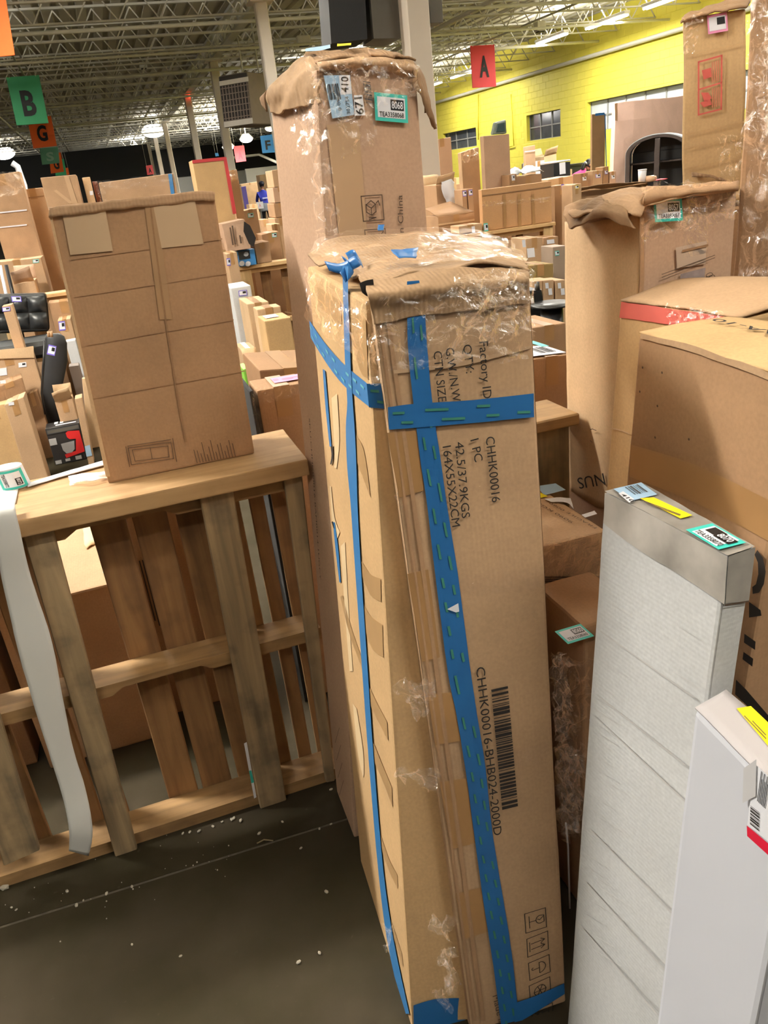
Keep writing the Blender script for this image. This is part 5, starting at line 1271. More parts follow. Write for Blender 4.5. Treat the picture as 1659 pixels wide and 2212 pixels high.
# bits between bag and big carton
c = carton('thin upright carton with a pale blue sticker right of the mixer box', (161, 862), (177, 858), 5.5, .12, 0, BL=(190, 998), BR=(201, 990), mat=K, tape=False)
rects_on('blue_sticker', [[c.pl.pt(*p, .004) for p in ((183, 964), (194, 961), (199, 984), (187, 987))]], BLUELAB, c.root)
c = carton('open carton with raised flaps behind the mixer box', (118, 868), (156, 859), 5.76, .12, 0, mat=K); flaps_open(c, .09)
c = carton('pale cardboard sheet standing right of the thin upright carton', (177, 818), (215, 812), 5.9, .05, 0, BL=(196, 985), BR=(222, 980), mat=KL, tape=False)
c = carton('small carton with a purple label right of the black bag', (124, 693), (152, 688), 6.5, .25, 0, mat=K); tag(c, 133, 704, 14, 20, PURP)
c = carton('white paper parcel between the black bag and the big carton', (141, 738), (163, 734), 6.3, .1, 0, mat=WHITE, tape=False)
c = carton('small grey box right of the black bag', (148, 792), (170, 789), 6.1, .12, 0, mat=flat('grey_card', lin(150, 138, 132), .7), tape=False)
c = carton('brown shadowed carton just below the left second-row plank', (103, 655), (168, 648), 6.75, .2, 0, mat=KB)
# ------------------------------------------------------------------ left: on and behind the second row
c = carton('carton with a torn-open mouth on the left second-row plank', (30, 614), (74, 606), 7.05, .28, 1.03, mat=K, tape=False); flaps_open(c, .12, KP)
c = carton('plain carton with a small teal sticker behind the torn-open one', (-20, 568), (88, 556), 7.6, .35, 0, mat=K)
tag(c, 77, 564, 13, 8, TEAL)
c = carton('tall wrapped carton at the far left with two pale strap lines', (-40, 383), (41, 370), 8.0, .25, 0, mat=KX)
film_px(c.pl, [(-40, 378), (44, 368), (50, 420), (-40, 430)], c.root, .02, .03, 20, FILMM, 9)
for y in (456, 488): ribbon('strap', [(-40, y+6), (58, y-4)], [(-40, y+9), (58, y-1)], PAPER, c.root, c.pl, .01)
c = carton('plain tall carton second from the left edge, behind the strapped one', (44, 410), (92, 405), 8.3, .5, 0, mat=K)
ribbon('fold_crease', [(46, 428), (95, 422)], [(46, 431), (95, 425)], KD, c.root, c.pl, .006)
c = carton('carton with a V of crossed tape behind the big plain carton', (87, 384), (164, 377), 7.6, .4, 0, mat=KX, tape=False)
ribbon('packing_tape', [(138, 380), (156, 440)], [(148, 379), (168, 440)], TAPEC, c.root, c.pl, .006); ribbon('packing_tape', [(116, 412), (150, 440)], [(122, 410), (158, 438)], TAPEC, c.root, c.pl, .007)
c = carton('narrow pale upright carton right of the V-taped one', (177, 384), (194, 382), 7.7, .12, 0, mat=KL, tape=False); tag(c, 197, 417, 7, 9, PAPER, kind='p')
c = carton('slim dark red-brown carton beside the long film-wrapped one', (199, 392), (210, 392), 7.9, .2, 0, mat=flat('red_brown_card', lin(110, 62, 44), .7), tape=False)
c = carton('long film-wrapped carton with a blue tape stripe above the big plain one', (213, 395), (375, 374), 7.4, .4, 0, mat=KX, tape=False)
ribbon('blue_tape', [(363, 376), (370, 425)], [(371, 375), (378, 425)], BLUE, c.root, c.pl, .012)
film_px(c.pl, [(213, 393), (376, 372), (380, 400), (230, 410)], c.root, .016, .012, 24, FILMM, 12); film_px(c.pl, [(207, 395), (222, 393), (236, 440), (218, 442)], c.root, .02, .02, 16, FILMM, 14)
for (x0, y0, x1, y1, m_, lb, r_) in ((0, 573, 14, 640, PAPER, 'white pole with a blue cuff leaning at the left edge', .012), (13, 572, 30, 645, BLACK, 'black pole with a pale grip leaning beside the white one', .014)):
    a, b_ = at(x0, y0, Y=6.94), at(x1, y1, Y=6.93); a2 = a+(b_-a)*3.4
    k = (a.z-.0)/(a.z-b_.z); e = a+(b_-a)*k
    t = thing('pole', lb, 'pole', e); tube('shaft', [a, e], r_, m_, t)
    f0, f1 = lerp(a, e, .22), lerp(a, e, .3); tube('cuff', [f0, f1], r_*1.35, BLUE if m_ is PAPER else PAPER, t)
t = thing('bent_pipe', 'white bent pipe rising above the stacks near the left edge', 'pipe', at(46, 405, Y=14)); tube('pipe_tube', [at(*p_, Y=14) for p_ in ((26, 352), (38, 360), (44, 378), (52, 400), (58, 440))]+[V((at(58, 440, Y=14).x, 14, 0))], .045, PAPER, t)
c = carton('carton with a red taped corner behind the big plain one', (415, 346), (486, 339), 7.3, .3, 0, BL=None, mat=KG, tape=False)
ribbon('red_tape', [(415, 346), (486, 339)], [(416, 353), (487, 346)], flat('red_tape', lin(190, 60, 62), .5), c.root, c.pl, .006); ribbon('red_tape', [(482, 340), (503, 462)], [(489, 339), (511, 462)], _flat['red_tape'], c.root, c.pl, .007)
c = carton('brown wrapped carton right behind the red cornered one', (494, 369), (512, 366), 7.9, .3, 0, mat=KB); film_px(c.pl, [(494, 369), (512, 366), (516, 385), (498, 388)], c.root, .02, .02, 10, FILMM, 20)
c = carton('crushed carton with a gaping dark side over the blue printed box', (478, 484), (528, 473), 6.9, .32, at(500, 543, Y=6.9).z, BL=(492, 546), BR=(541, 532), mat=KP, tape=False, sub=6, amp=.012)
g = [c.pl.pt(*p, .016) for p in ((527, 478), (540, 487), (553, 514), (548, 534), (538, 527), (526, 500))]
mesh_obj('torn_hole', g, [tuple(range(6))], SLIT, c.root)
strokes_w('printed_text', [[(.3, .2), (.3, .8)], [(.42, .2), (.42, .85)], [(.7, .2), (.7, .45)]], frame_px(c.pl, (482, 484), (526, 475), (492, 542), .022), .012, c.root, INKS)
crush = c
c = carton('blue printed electronics box with two white dials below the crushed carton', (512, 543), (549, 537), 6.95, .3, 1.03, mat=BLUE, name='electronics_box', tape=False)
fr = frame_px(c.pl, (512, 543), (549, 537), (516, 578), .004)
rects_on('picture_panel', [rq(fr, .06, .45, .72, .96)], BLACK, c.root)
polys('dial_picture', fr, [circ(.20, .22, .16, n=14)[:-1], circ(.55, .14, .16, n=14)[:-1]], PAPER, c.root, .002)
polys('dial_picture', fr, [circ(.5, .74, .14, n=14)[:-1]], flat('grey_dial', lin(150, 150, 150)), c.root, .003)
# lid resting the crushed carton: shelf carton behind
c = carton('carton behind the blue electronics box on the second-row plank', (549, 527), (581, 521), 7.0, .3, 1.03, mat=KB)
c = carton('tall carton with a teal sticker behind the crushed one', (526, 455), (555, 450), 8.2, .3, 0, mat=K); tag(c, 541, 465, 12, 9, TEAL)
c = carton('carton with a teal sticker low beside the 8068 carton', (565, 507), (602, 499), 7.6, .3, 0, mat=KB); tag(c, 592, 508, 10, 9, TEAL)
for i, (y0, y1, lb) in enumerate(((366, 404, 'topmost'), (404, 438, 'second from the top'), (438, 470, 'third from the top'), (470, 505, 'lowest'))):
    Yq = 9.5; z1 = at(598, y1, Y=Yq).z if i < 3 else 0; z0 = at(598, y0, Y=Yq).z
    c = carton('carton %s of the stack close left of the 8068 carton' % lb, (587+i*2, y0+2), (620, y0-2), Yq, .4, z1+.0, mat=(K, KP, KB, K)[i], group='stack left of the 8068 carton')
c = carton('carton with a purple sticker standing beside the white appliance box', (489, 549), (511, 544), 6.6, .25, 0, mat=K); tag(c, 493, 566, 8, 16, PURP)
c = carton('tall white appliance box with a purple framed label in the pen', (499, 623), (541, 616), 5.4, .30, 0, mat=WHITE, name='appliance_box', tape=False); tag(c, 524, 633, 18, 12, PURP)
bx_ = c
c = carton('rearmost of three tan cartons beside the taped carton', (534, 657), (580, 651), 5.0, .35, 0, mat=KL)
c = carton('middle one of three tan cartons beside the taped carton', (555, 669), (606, 661), 4.65, .14, 0, mat=KL); 
c = carton('front one of three tan cartons with a white label on top', (571, 694), (628, 685), 4.3, .22, 0, mat=KG, tape=False)
tp = c.q[0], c.q[1], c.c8[5], c.c8[4]; frt = (tp[0]+V((0, 0, .004)), tp[1]-tp[0], tp[3]-tp[0], V((0, 0, 1))); rects_on('white_label', [rq(frt, .15, .3, .65, .8)], PAPER, c.root)
c = carton('small open carton low in front of the tan cartons', (540, 792), (572, 786), 4.2, .2, 0, mat=K); flaps_open(c, .06); tag(c, 568, 792, 11, 7, PAPER, kind='p', pl=Plane((0, 4.15, 0), (0, -1, 0)))
c = carton('low wrapped carton under the white appliance box', (522, 757), (553, 752), 4.7, .25, 0, mat=K, tapemat=PAPER); rects_on('black_print', [[c.pl.pt(*p, .004) for p in ((527, 768), (537, 766), (538, 790), (529, 792))]], BLACK, c.root)
t = carton('bright green printed box edge right of the big plain carton', (525, 798), (537, 795), 3.9, .15, 0, mat=flat('green_card', lin(130, 190, 70), .5), tape=False)
c = carton('film-wrapped carton with a pink label on top, right behind the pallet', (554, 844), (660, 826), 2.22, .14, 0, mat=KB, sub=8, amp=.002)
tp = c.q[0], c.q[1], c.c8[5], c.c8[4]; frt = (tp[0]+V((0, 0, .005)), tp[1]-tp[0], tp[3]-tp[0], V((0, 0, 1))); rects_on('pink_label', [rq(frt, .42, .25, 1, .75)], PINK, c.root)
strokes_w('printed_text', [[(.05, .4), (.2, .4)], [(.05, .6), (.2, .6)], [(.35, .5), (.9, .5)], [(.35, .3), (.7, .3)]], (frt[0]+frt[1]*.42+frt[2]*.25+V((0, 0, .001)), frt[1]*.58, frt[2]*.5, V((0, 0, 1))), .003, c.root, flat('dark_pink_print', lin(140, 70, 90)))
film_px(c.pl, [(544, 838), (650, 824), (650, 850), (556, 875)], c.root, .012, .008, 24, FILMM, 24)
c2 = carton('black wrapped strip of goods left of the pink labelled carton', (538, 846), (547, 843), 2.20, .2, 0, BL=None, mat=MATTEB, tape=False)
film_px(c2.pl, [(541, 846), (553, 843), (575, 975), (558, 975)], c2.root, .008, .006, 16, FILMM, 30)
c = carton('wide dark filler carton added behind the pink labelled one', (560, 800), (700, 790), 2.62, .35, 0, mat=KD)  # added dark filler that hides the brightly lit floor in the gap
# cartons seen through the slats, two in darker card to imitate shade
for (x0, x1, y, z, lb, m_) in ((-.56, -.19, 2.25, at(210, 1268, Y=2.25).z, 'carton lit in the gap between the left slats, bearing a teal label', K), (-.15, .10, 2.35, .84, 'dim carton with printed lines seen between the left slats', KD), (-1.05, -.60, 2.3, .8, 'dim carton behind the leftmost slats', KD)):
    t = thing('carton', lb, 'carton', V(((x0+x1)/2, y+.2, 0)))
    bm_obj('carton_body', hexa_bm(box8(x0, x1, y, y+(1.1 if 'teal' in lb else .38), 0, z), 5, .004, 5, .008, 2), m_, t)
    pl = Plane((0, y, 0), (0, -1, 0))
    if 'teal' in lb:
        q_ = at(236, 1250, Z=z+.006); lot_label((q_, V((.075, .02, 0)), V((-.02, .06, 0)), V((0, 0, 1))), t, None, None, TEAL)
        P = [at(a, b_, Z=z+.006) for a, b_ in ((178, 1135), (200, 1128), (212, 1170), (185, 1185))]; grid('torn_patch', [[P[0], P[1]], [P[3], P[2]]], PALE, t, 5, 5, .006, 40, .003)
    elif 'lines' in lb:
        strokes_w('printed_lines', [[(k*.18, -.1*(k % 3)), (k*.18, 1)] for k in range(5)], (at(335, 1340, Y=y-.006), V((.055, 0, 0)), V((0, 0, .22)), V((0, -1, 0))), .004, t, INK)
        rects_on('grey_label', [[at(a, b_, Y=y-.006) for a, b_ in ((385, 1455), (425, 1450), (428, 1510), (398, 1512))]], flat('dim_label', lin(150, 150, 150)), t)
o = rects_on('tag_strip', [[at(a, b_, Y=YP-.004) for a, b_ in ((527, 1606), (533, 1603), (554, 1722), (549, 1725))], [at(a, b_, Y=YP-.0045) for a, b_ in ((538, 1665), (543, 1664), (549, 1690), (543, 1692))]], [PAPER, TEAL], pal, [0, 1])

# ------------------------------------------------------------------ right: second row and beyond
c = carton('long orange-brown carton lying on the second-row plank, right of the cream column', (1040, 410), (1191, 391), 7.05, .07, 1.03, mat=card('orange_card', lin(192, 146, 100), stain=.06), tape=False)
film_px(c.pl, [(1040, 436), (1190, 424), (1190, 434), (1042, 448)], c.root, .01, .008, 30, FILMM, 20)
for x in (1086, 1118, 1148): ribbon('tape_stripe', [(x, 420), (x+2, 492)], [(x+6, 419), (x+8, 491)], TAPE, c.root, c.pl, .006)
ribbon('fold_crease', [(1042, 422), (1190, 402)], [(1042, 424), (1190, 404)], KD, c.root, c.pl, .006)
c = carton('small carton with two white labels at the left end of the long one', (991, 489), (1041, 482), 7.03, .2, 1.04, mat=K); tag(c, 1022, 496, 7, 14, PAPER, kind='p'); tag(c, 1049, 491, 9, 17, TEAL, pl=Plane((0, 7.02, 0), (0, -1, 0)))
c = carton('flat carton with open lid just right of the cream column', (946, 468), (1024, 458), 7.35, .35, 0, mat=KB); ribbon('flap_edge', [(946, 484), (1025, 473)], [(946, 488), (1025, 477)], KL, c.root, c.pl, .01); grid('top_flap', [[c.q[0], c.q[1]], [c.q[0]+V((.05, .45, .06)), c.q[1]+V((-.05, .45, .1))]], KD, c.root, 4, 3, .01, 6, .005)
c = carton('open carton spilling white plastic right of the cream column', (942, 400), (980, 394), 7.95, .35, 0, mat=KB, tape=False); flaps_open(c, .1)
grid('white_plastic', [[c.pl.pt(955, 392, .05), c.pl.pt(970, 388, .06), c.pl.pt(980, 395, .05)], [c.pl.pt(958, 420, .04), c.pl.pt(972, 418, .07), c.pl.pt(982, 424, .05)], [c.pl.pt(968, 448, .03), c.pl.pt(975, 448, .05), c.pl.pt(984, 450, .03)]], PAPER, c.root, 5, 5, .02, 9, .01)
c = carton('tall brown carton before the first window at the left of the yellow wall', (934, 303), (974, 296), 9.6, .10, 0, mat=KP)
c = carton('tall film-topped carton right of the first window', (996, 330), (1034, 318), 9.0, .10, 0, mat=K); film_px(c.pl, [(994, 328), (1035, 316), (1034, 345), (1000, 352)], c.root, .02, .03, 16, FILMM, 10)
c = carton('tall pinkish carton under the grey cooler shape', (1044, 294), (1100, 289), 8.6, .09, 0, mat=KP, tape=False)
q_ = c.q; zc3 = q_[0].z
t = thing('grey_container', 'grey-green translucent container on top of the tall pinkish carton', 'container', (q_[0]+q_[1])/2+V((0, .05, 0)))
pg = Plane((0, 8.61, 0), (0, -1, 0)); gq = [pg.pt(*p) for p in ((1070, 264), (1094, 258), (1096, 289), (1064, 291))]
for p in gq[2:]: p.z = zc3+.002
bm_obj('shell', hexa_bm(gq+[p+V((0, .07, 0)) for p in gq], 4, .006, 8, .02, 2), flat('grey_green_plastic', lin(120, 132, 122), .3, 0, .15, 6), t); bm_obj('dark_front', hexa_bm([lerp(p, (gq[0]+gq[2])/2, .35)+V((0, -.006, 0)) for p in gq]+[lerp(p, (gq[0]+gq[2])/2, .35)+V((0, .01, 0)) for p in gq], bev=.004), flat('dark_teal_plastic', lin(60, 80, 80), .3), t)
c = carton('slim carton with a white belt before the yellow wall', (1134, 317), (1156, 313), 11.5, .06, 0, mat=K, tape=False); ribbon('white_belt', [(1133, 327), (1156, 324)], [(1133, 329), (1156, 326)], PAPER, c.root, c.pl, .01)
c = carton('open carton with lifted flaps behind the black printer box', (1175, 338), (1202, 332), 14.0, .5, 0, mat=KL, tape=False); flaps_open(c, .14)
c = carton('white carton left of the black printer box', (1152, 350), (1176, 346), 13.6, .4, 0, mat=WHITE)
c = carton('black boxed machine with a white paper on its front', (1196, 354), (1232, 349), 11.0, .4, 0, mat=BLACK, name='boxed_machine', tape=False); rects_on('paper_sheet', [[c.pl.pt(*p, .01) for p in ((1208, 352), (1221, 350), (1222, 375), (1209, 377))]], PAPER, c.root); grid('white_lid', [[c.q[0]+V((0, 0, .02)), c.q[1]+V((0, 0, .02))], [c.c8[4]+V((0, 0, .02)), c.c8[5]+V((0, 0, .02))]], PAPER, c.root, 2, 2, 0, 1, .02)
# dark counter
p0, p1 = at(1157, 368, Y=19.7), at(1285, 345, Y=19.7)
t = thing('dark_counter', 'dark counter below the windows, behind the black machine', 'counter', V(((p0.x+p1.x)/2, 20.0, 0)))
zk = (p0.z+p1.z)/2; bx('counter_top', p0.x, p1.x, 19.7, 20.4, zk-.06, zk, BLACK, t); bx('counter_side', p0.x, p0.x+.08, 19.75, 20.35, 0, zk-.06, BLACK, t); bx('counter_side', p1.x-.08, p1.x, 19.75, 20.35, 0, zk-.06, BLACK, t); bx('counter_front', p0.x, p1.x, 19.72, 19.75, 0, zk-.06, flat('dark_green_panel', lin(36, 38, 24), .6), t)
c = carton('narrow tall carton topped with blue tape before the frosted window', (1279, 247), (1308, 245), 9.5, .04, 0, mat=card('olive_card', lin(140, 112, 78)), tape=False)
ribbon('blue_tape', [(1286, 245), (1306, 243)], [(1286, 250), (1306, 248)], BLUED, c.root, c.pl, .01, .004); ribbon('blue_tape', [(1306, 246), (1309, 370)], [(1308, 246), (1311, 370)], BLUED, c.root, c.pl, .008)
c = carton('broad pinkish cardboard panel behind the arched cabinet', (1331, 223), (1500, 203), 10.9, .10, 0, BL=(1318, 400), BR=(1500, 400), mat=card('pale_pink_card', lin(222, 186, 168), stain=.05), tape=False, sub=8, amp=.02, freq=1.5)
ribbon('edge_strip', [(1328, 224), (1329, 260)], [(1334, 222), (1334, 262)], KD, c.root, c.pl, .03, .004)
# arched cabinet
pa = Plane((0, 9.9, 0), (0, -1, 0)); DW = flat('dark_walnut', lin(48, 38, 34), .45, 0, .1, 6)
c0 = pa.pt(1420, 330); rad = (pa.pt(1476, 325)-pa.pt(1364, 339)).length/2
t = thing('arched_cabinet', 'dark arch-topped display cabinet beside the tall red-marked carton', 'cabinet', V((c0.x, 9.9, 0)))
zs_ = c0.z; apex = pa.pt(1421, 290).z; rz = apex-zs_
def arch_pts(r, rz_, n=20): return [V((c0.x+r*math.cos(math.pi*i/n), 0, zs_+rz_*math.sin(math.pi*i/n))) for i in range(n+1)]
def arch_ring(name, r0, z0, r1, z1, y0, y1, zb, mat):
    a = arch_pts(r0, z0); b_ = arch_pts(r1, z1)
    a = [V((a[0].x, 0, zb))]+a+[V((a[-1].x, 0, zb))]; b_ = [V((b_[0].x, 0, zb))]+b_+[V((b_[-1].x, 0, zb))]
    bm = bmesh.new(); n = len(a)
    A0 = [bm.verts.new((p.x, y0, p.z)) for p in a]; B0 = [bm.verts.new((p.x, y0, p.z)) for p in b_]; A1 = [bm.verts.new((p.x, y1, p.z)) for p in a]; B1_ = [bm.verts.new((p.x, y1, p.z)) for p in b_]
    for i in range(n-1):
        for q_ in ((A0[i], A0[i+1], B0[i+1], B0[i]), (A1[i+1], A1[i], B1_[i], B1_[i+1]), (A0[i+1], A0[i], A1[i], A1[i+1]), (B0[i], B0[i+1], B1_[i+1], B1_[i])): bm.faces.new(q_)
    bmesh.ops.recalc_face_normals(bm, faces=bm.faces); return bm_obj(name, bm, mat, t)
arch_ring('door_frame', rad, rz, rad*.86, rz*.84, 9.88, 9.95, 0, DW)
ROOFG = flat('pale_grey_cabinet_roof', lin(170, 174, 176), .45, 0, .08, 8)
arch_ring('cabinet_shell', rad*1.03, rz*1.05, rad*.985, rz*.98, 9.94, 10.45, 0, ROOFG)
bx('back_panel', c0.x-rad*.95, c0.x+rad*.95, 10.38, 10.42, 0, zs_+.02, BLACK, t)
aa = arch_pts(rad*.95, rz*.95); n = len(aa); mesh_obj('arched_back', [V((p.x, 10.40, p.z)) for p in aa]+[V((p.x, 10.42, p.z)) for p in aa], [tuple(range(n)), tuple(range(n, 2*n))[::-1]], BLACK, t)
bx('mullion', c0.x-.035, c0.x+.035, 9.87, 9.95, 0, apex-.05, DW, t)
for zz in (zs_-.12, zs_-.55, zs_-.95): bx('shelf', c0.x-rad*.93, c0.x+rad*.93, 9.98, 10.36, zz-.012, zz+.012, DW, t)
bx('base', c0.x-rad, c0.x+rad, 9.9, 10.4, 0, .1, DW, t)
t.rotation_euler.z = math.radians(-44)
# things on top of the row behind 8057
Yb = 8.3; zb_ = 1.35
c = carton('broad low carton carrying small parcels behind 8057', (1236, 415), (1400, 395), Yb-.15, .7, 0, mat=KB, tape=False); ztop = min(c.q[0].z, c.q[1].z)
bpy.data.objects.remove(c.body); zb_ = c.q[0].z; bm_obj('carton_body', hexa_bm(box8(c.q[0].x, c.q[1].x, Yb-.15, Yb+.5, 0, zb_-.002), 3, .001, 5, .01), KB, c.root); grid('top_flap', [[V((c.q[0].x, Yb-.16, zb_)), V((c.q[1].x, Yb-.16, zb_))], [V((c.q[0].x, Yb-.3, zb_+.05)), V((c.q[1].x, Yb-.28, zb_+.02))]], KX, c.root, 8, 3, .02, 5, .006)
for (x0, x1, yt, lb, m_, bd) in ((1254, 1270, 374, 'slim grey-brown parcel at the left of the little row behind 8057', KD, PAPER), (1281, 1302, 368, 'taller parcel with two purple labels in the little row behind 8057', K, PURP), (1303, 1315, 360, 'small parcel with a dark top under the blue topped carton', KD, PURP), (1317, 1331, 370, 'pale small parcel at the right of the little row behind 8057', KP, PAPER)):
    c = carton(lb, (x0, yt+1), (x1, yt-1), Yb-.05, .16, zb_, mat=m_, name='parcel', cat='parcel', tape=False); tag(c, (x0+x1)/2, yt+12, (x1-x0)*.5, 8, bd); ribbon('packing_tape', [((x0+x1)/2-2, yt), ((x0+x1)/2-2, yt+9)], [((x0+x1)/2+2, yt), ((x0+x1)/2+2, yt+9)], TAPE, c.root, c.pl, .004)
t = thing('white_cup', 'white paper cup shape standing before the arched cabinet', 'cup', at(1387, 388, Y=8.2)); t.location.z = zb_
p = at(1387, 388, Y=8.2); hz = at(1387, 367, Y=8.2).z
bm = bmesh.new(); bmesh.ops.create_cone(bm, cap_ends=True, segments=18, radius1=.040, radius2=.048, depth=hz-zb_, matrix=Matrix.Translation((p.x, 8.2, (hz+zb_)/2))); bm_obj('cup_wall', bm, PAPER, t, True); bm = bmesh.new(); bmesh.ops.create_cone(bm, cap_ends=True, segments=18, radius1=.05, radius2=.05, depth=.012, matrix=Matrix.Translation((p.x, 8.2, hz))); bm_obj('rim', bm, PAPER, t, True)
t = thing('peach_bottle', 'peach coloured bottle lying beside the white cup', 'bottle', V((at(1400, 392, Y=8.15).x, 8.15, zb_))); a = V((at(1396, 392, Y=8.15).x, 8.15, zb_+.035)); b_ = V((at(1416, 392, Y=8.15).x, 8.15, zb_+.035)); tube('bottle_body', [a, lerp(a, b_, .75), lerp(a, b_, .85)], [.034, .034, .018], flat('peach_plastic', lin(236, 196, 160), .4), t, 12); tube('cap', [lerp(a, b_, .86), b_], .024, flat('peach_cap', lin(240, 190, 160), .4), t, 12)
o = grid('red_cloth', [[V((at(1408, 400, Y=8.12).x, 8.12, zb_+.01)), V((at(1440, 398, Y=8.12).x, 8.12, zb_+.012))], [V((at(1408, 400, Y=8.12).x, 8.3, zb_+.02)), V((at(1440, 398, Y=8.12).x, 8.3, zb_+.012))]], flat('red_cloth', lin(200, 40, 60)), None, 6, 5, .01, 14, .006); meta(o, 'red folded cloth at the foot of the arched cabinet', 'cloth')
# small boxes left of that
c = carton('small carton with a pale tag right of the long orange-brown one', (1198, 402), (1232, 397), 7.5, .15, 0, mat=KD); tag(c, 1215, 408, 6, 20, PURP)
c = carton('little tan carton with a yellow tag before the pink shirted person', (1236, 400), (1256, 396), 7.18, .2, 0, mat=K); tag(c, 1246, 404, 8, 8, YEL)
c = carton('wide pale carton below the black machine', (1185, 388), (1238, 379), 8.8, .35, 0, mat=KL)
c = carton('carton half covered with white bags left of the black machine', (1110, 384), (1170, 375), 8.6, .4, 0, mat=KB)
for (x0, x1, yt, lb) in ((1104, 1126, 372, 'white padded bag on the carton right of the tall pinkish one'), (1128, 1168, 372, 'bluish white bag heap on the covered carton')):
    zz = c.c8[0].z; xl, xr = at(x0, yt, Y=8.7).x, at(x1, yt, Y=8.7).x; hgt = .10
    o = grid('plastic_bag', [[V((lerp(xl, xr, a/3), 8.62+.12*k, zz+.012+hgt*math.sin(math.pi*(a+.3)/3.6)*math.sin(math.pi*(k+.3)/2.6))) for a in range(4)] for k in range(3)], flat('white_bag_plastic', lin(205, 212, 216), .35, 0, .08), None, 5, 5, .015, 12, .004); meta(o, lb, 'bag')
c = carton('grey-brown box with a white tag right of the tall pinkish carton', (1100, 378), (1116, 375), 8.4, .2, 0, mat=KD); tag(c, 1108, 384, 7, 12, PAPER)
for (x0, x1, yt, lb, bd) in ((998, 1008, 410, 'left one of two small cartons with purple tags behind the cream column', PURP), (1010, 1022, 408, 'right one of two small cartons with purple tags behind the cream column', PURP)):
    c = carton(lb, (x0, yt), (x1, yt-1), 7.6, .2, 0, mat=KB, tape=False); tag(c, (x0+x1)/2, yt+8, 8, 12, bd)
# in the pen below the second-row plank
c = carton('square carton with two white labels below the second-row plank at right', (1136, 516), (1172, 512), 6.3, .28, 0, mat=K); tag(c, 1146, 546, 16, 20, PAPER, kind='p'); tag(c, 1131, 526, 7, 16, PAPER, kind='p', pl=c.pl)
c = carton('brown carton with a pale label right of the square one', (1174, 514), (1206, 510), 6.5, .25, 0, mat=KB); tag(c, 1189, 522, 16, 9, PAPER, kind='p')
c = carton('grey upright box with a teal sticker at the left edge of 8057', (1194, 534), (1225, 530), 6.0, .2, 0, mat=flat('grey_brown_card', lin(150, 130, 112), .7), tape=False); tag(c, 1203, 547, 9, 10, TEAL)
c = carton('olive carton standing under the square labelled one', (1140, 574), (1195, 569), 5.7, .3, 0, mat=card('olive_brown_card', lin(140, 116, 70)))
for (x0, x1, yt, lb) in ((1150, 1172, 608, 'leftmost small tagged carton of the low row in the right gap'), (1173, 1196, 606, 'middle small tagged carton of the low row in the right gap'), (1200, 1222, 606, 'rightmost small tagged carton of the low row, beside 8057')):
    c = carton(lb, (x0, yt), (x1, yt-2), 5.2, .2, 0, mat=K, tape=False); tag(c, x0+8, yt+11, 7, 12, PAPER, kind='p')
    tag(c, x0+15, yt+24, 8, 14, PAPER, kind='p')
t = thing('black_case', 'black plastic case with rounded lid low in the right gap', 'case', V((at(1165, 650, Y=4.6).x, 4.75, 0)))
pk = Plane((0, 4.6, 0), (0, -1, 0)); kq = [pk.pt(*p) for p in ((1140, 628), (1172, 624), (1200, 668), (1150, 678))]; kq2 = [kq[0], kq[1], V((kq[2].x, 4.6, 0)), V((kq[0].x, 4.6, 0))]
bm_obj('case_body', hexa_bm(kq2+[p+V((0, .3, 0)) for p in kq2], 3, .004, 5, .02, 2), BLACK, t); tube('case_handle', [kq[0]+V((.05, -.02, .0)), kq[0]+V((.06, -.03, .05)), kq[1]+V((-.05, -.03, .05)), kq[1]+V((-.04, -.02, 0))], .01, DARKG, t)
rects_on('white_label', [[pk.pt(*p, .006) for p in ((1146, 645), (1152, 644), (1154, 656), (1148, 657))]], PAPER, t)
t = thing('black_hat_box', 'low round black pot beside the black case', 'pot', V((at(1183, 655, Y=4.5).x, 4.5, 0))); p = at(1183, 655, Y=4.5)
bm = bmesh.new(); bmesh.ops.create_cone(bm, cap_ends=True, segments=20, radius1=.10, radius2=.07, depth=p.z, matrix=Matrix.Translation((p.x, 4.45, p.z/2))); bm_obj('pot_body', bm, BLACK, t, True); bm = bmesh.new(); bmesh.ops.create_cone(bm, cap_ends=True, segments=20, radius1=.14, radius2=.13, depth=.015, matrix=Matrix.Translation((p.x, 4.45, p.z))); bm_obj('lid', bm, BLACK, t, True)
c = carton('brown carton with creased top in the right gap, below the black case', (1150, 708), (1222, 697), 3.9, .35, 0, mat=KB)
c = carton('dark carton with a white label on top in the right gap over the pallet', (1150, 776), (1232, 766), 2.12, .26, 0, mat=KB, sub=6, amp=.002)
tp = c.q[0], c.q[1], c.c8[5], c.c8[4]; frt = (tp[0]+V((0, 0, .006)), tp[1]-tp[0], tp[3]-tp[0], V((0, 0, 1))); rects_on('shipping_label', [rq(frt, .02, .05, .95, .6)], PAPER, c.root); barcode_w('printed_barcode', (frt[0]+frt[1]*.4+frt[2]*.15+V((0, 0, .001)), frt[1]*.4, frt[2]*.35, V((0, 0, 1))), c.root, 16, INK, 3); rects_on('teal_label', [rq(frt, .8, .5, 1, .9, .001)], TEAL, c.root)

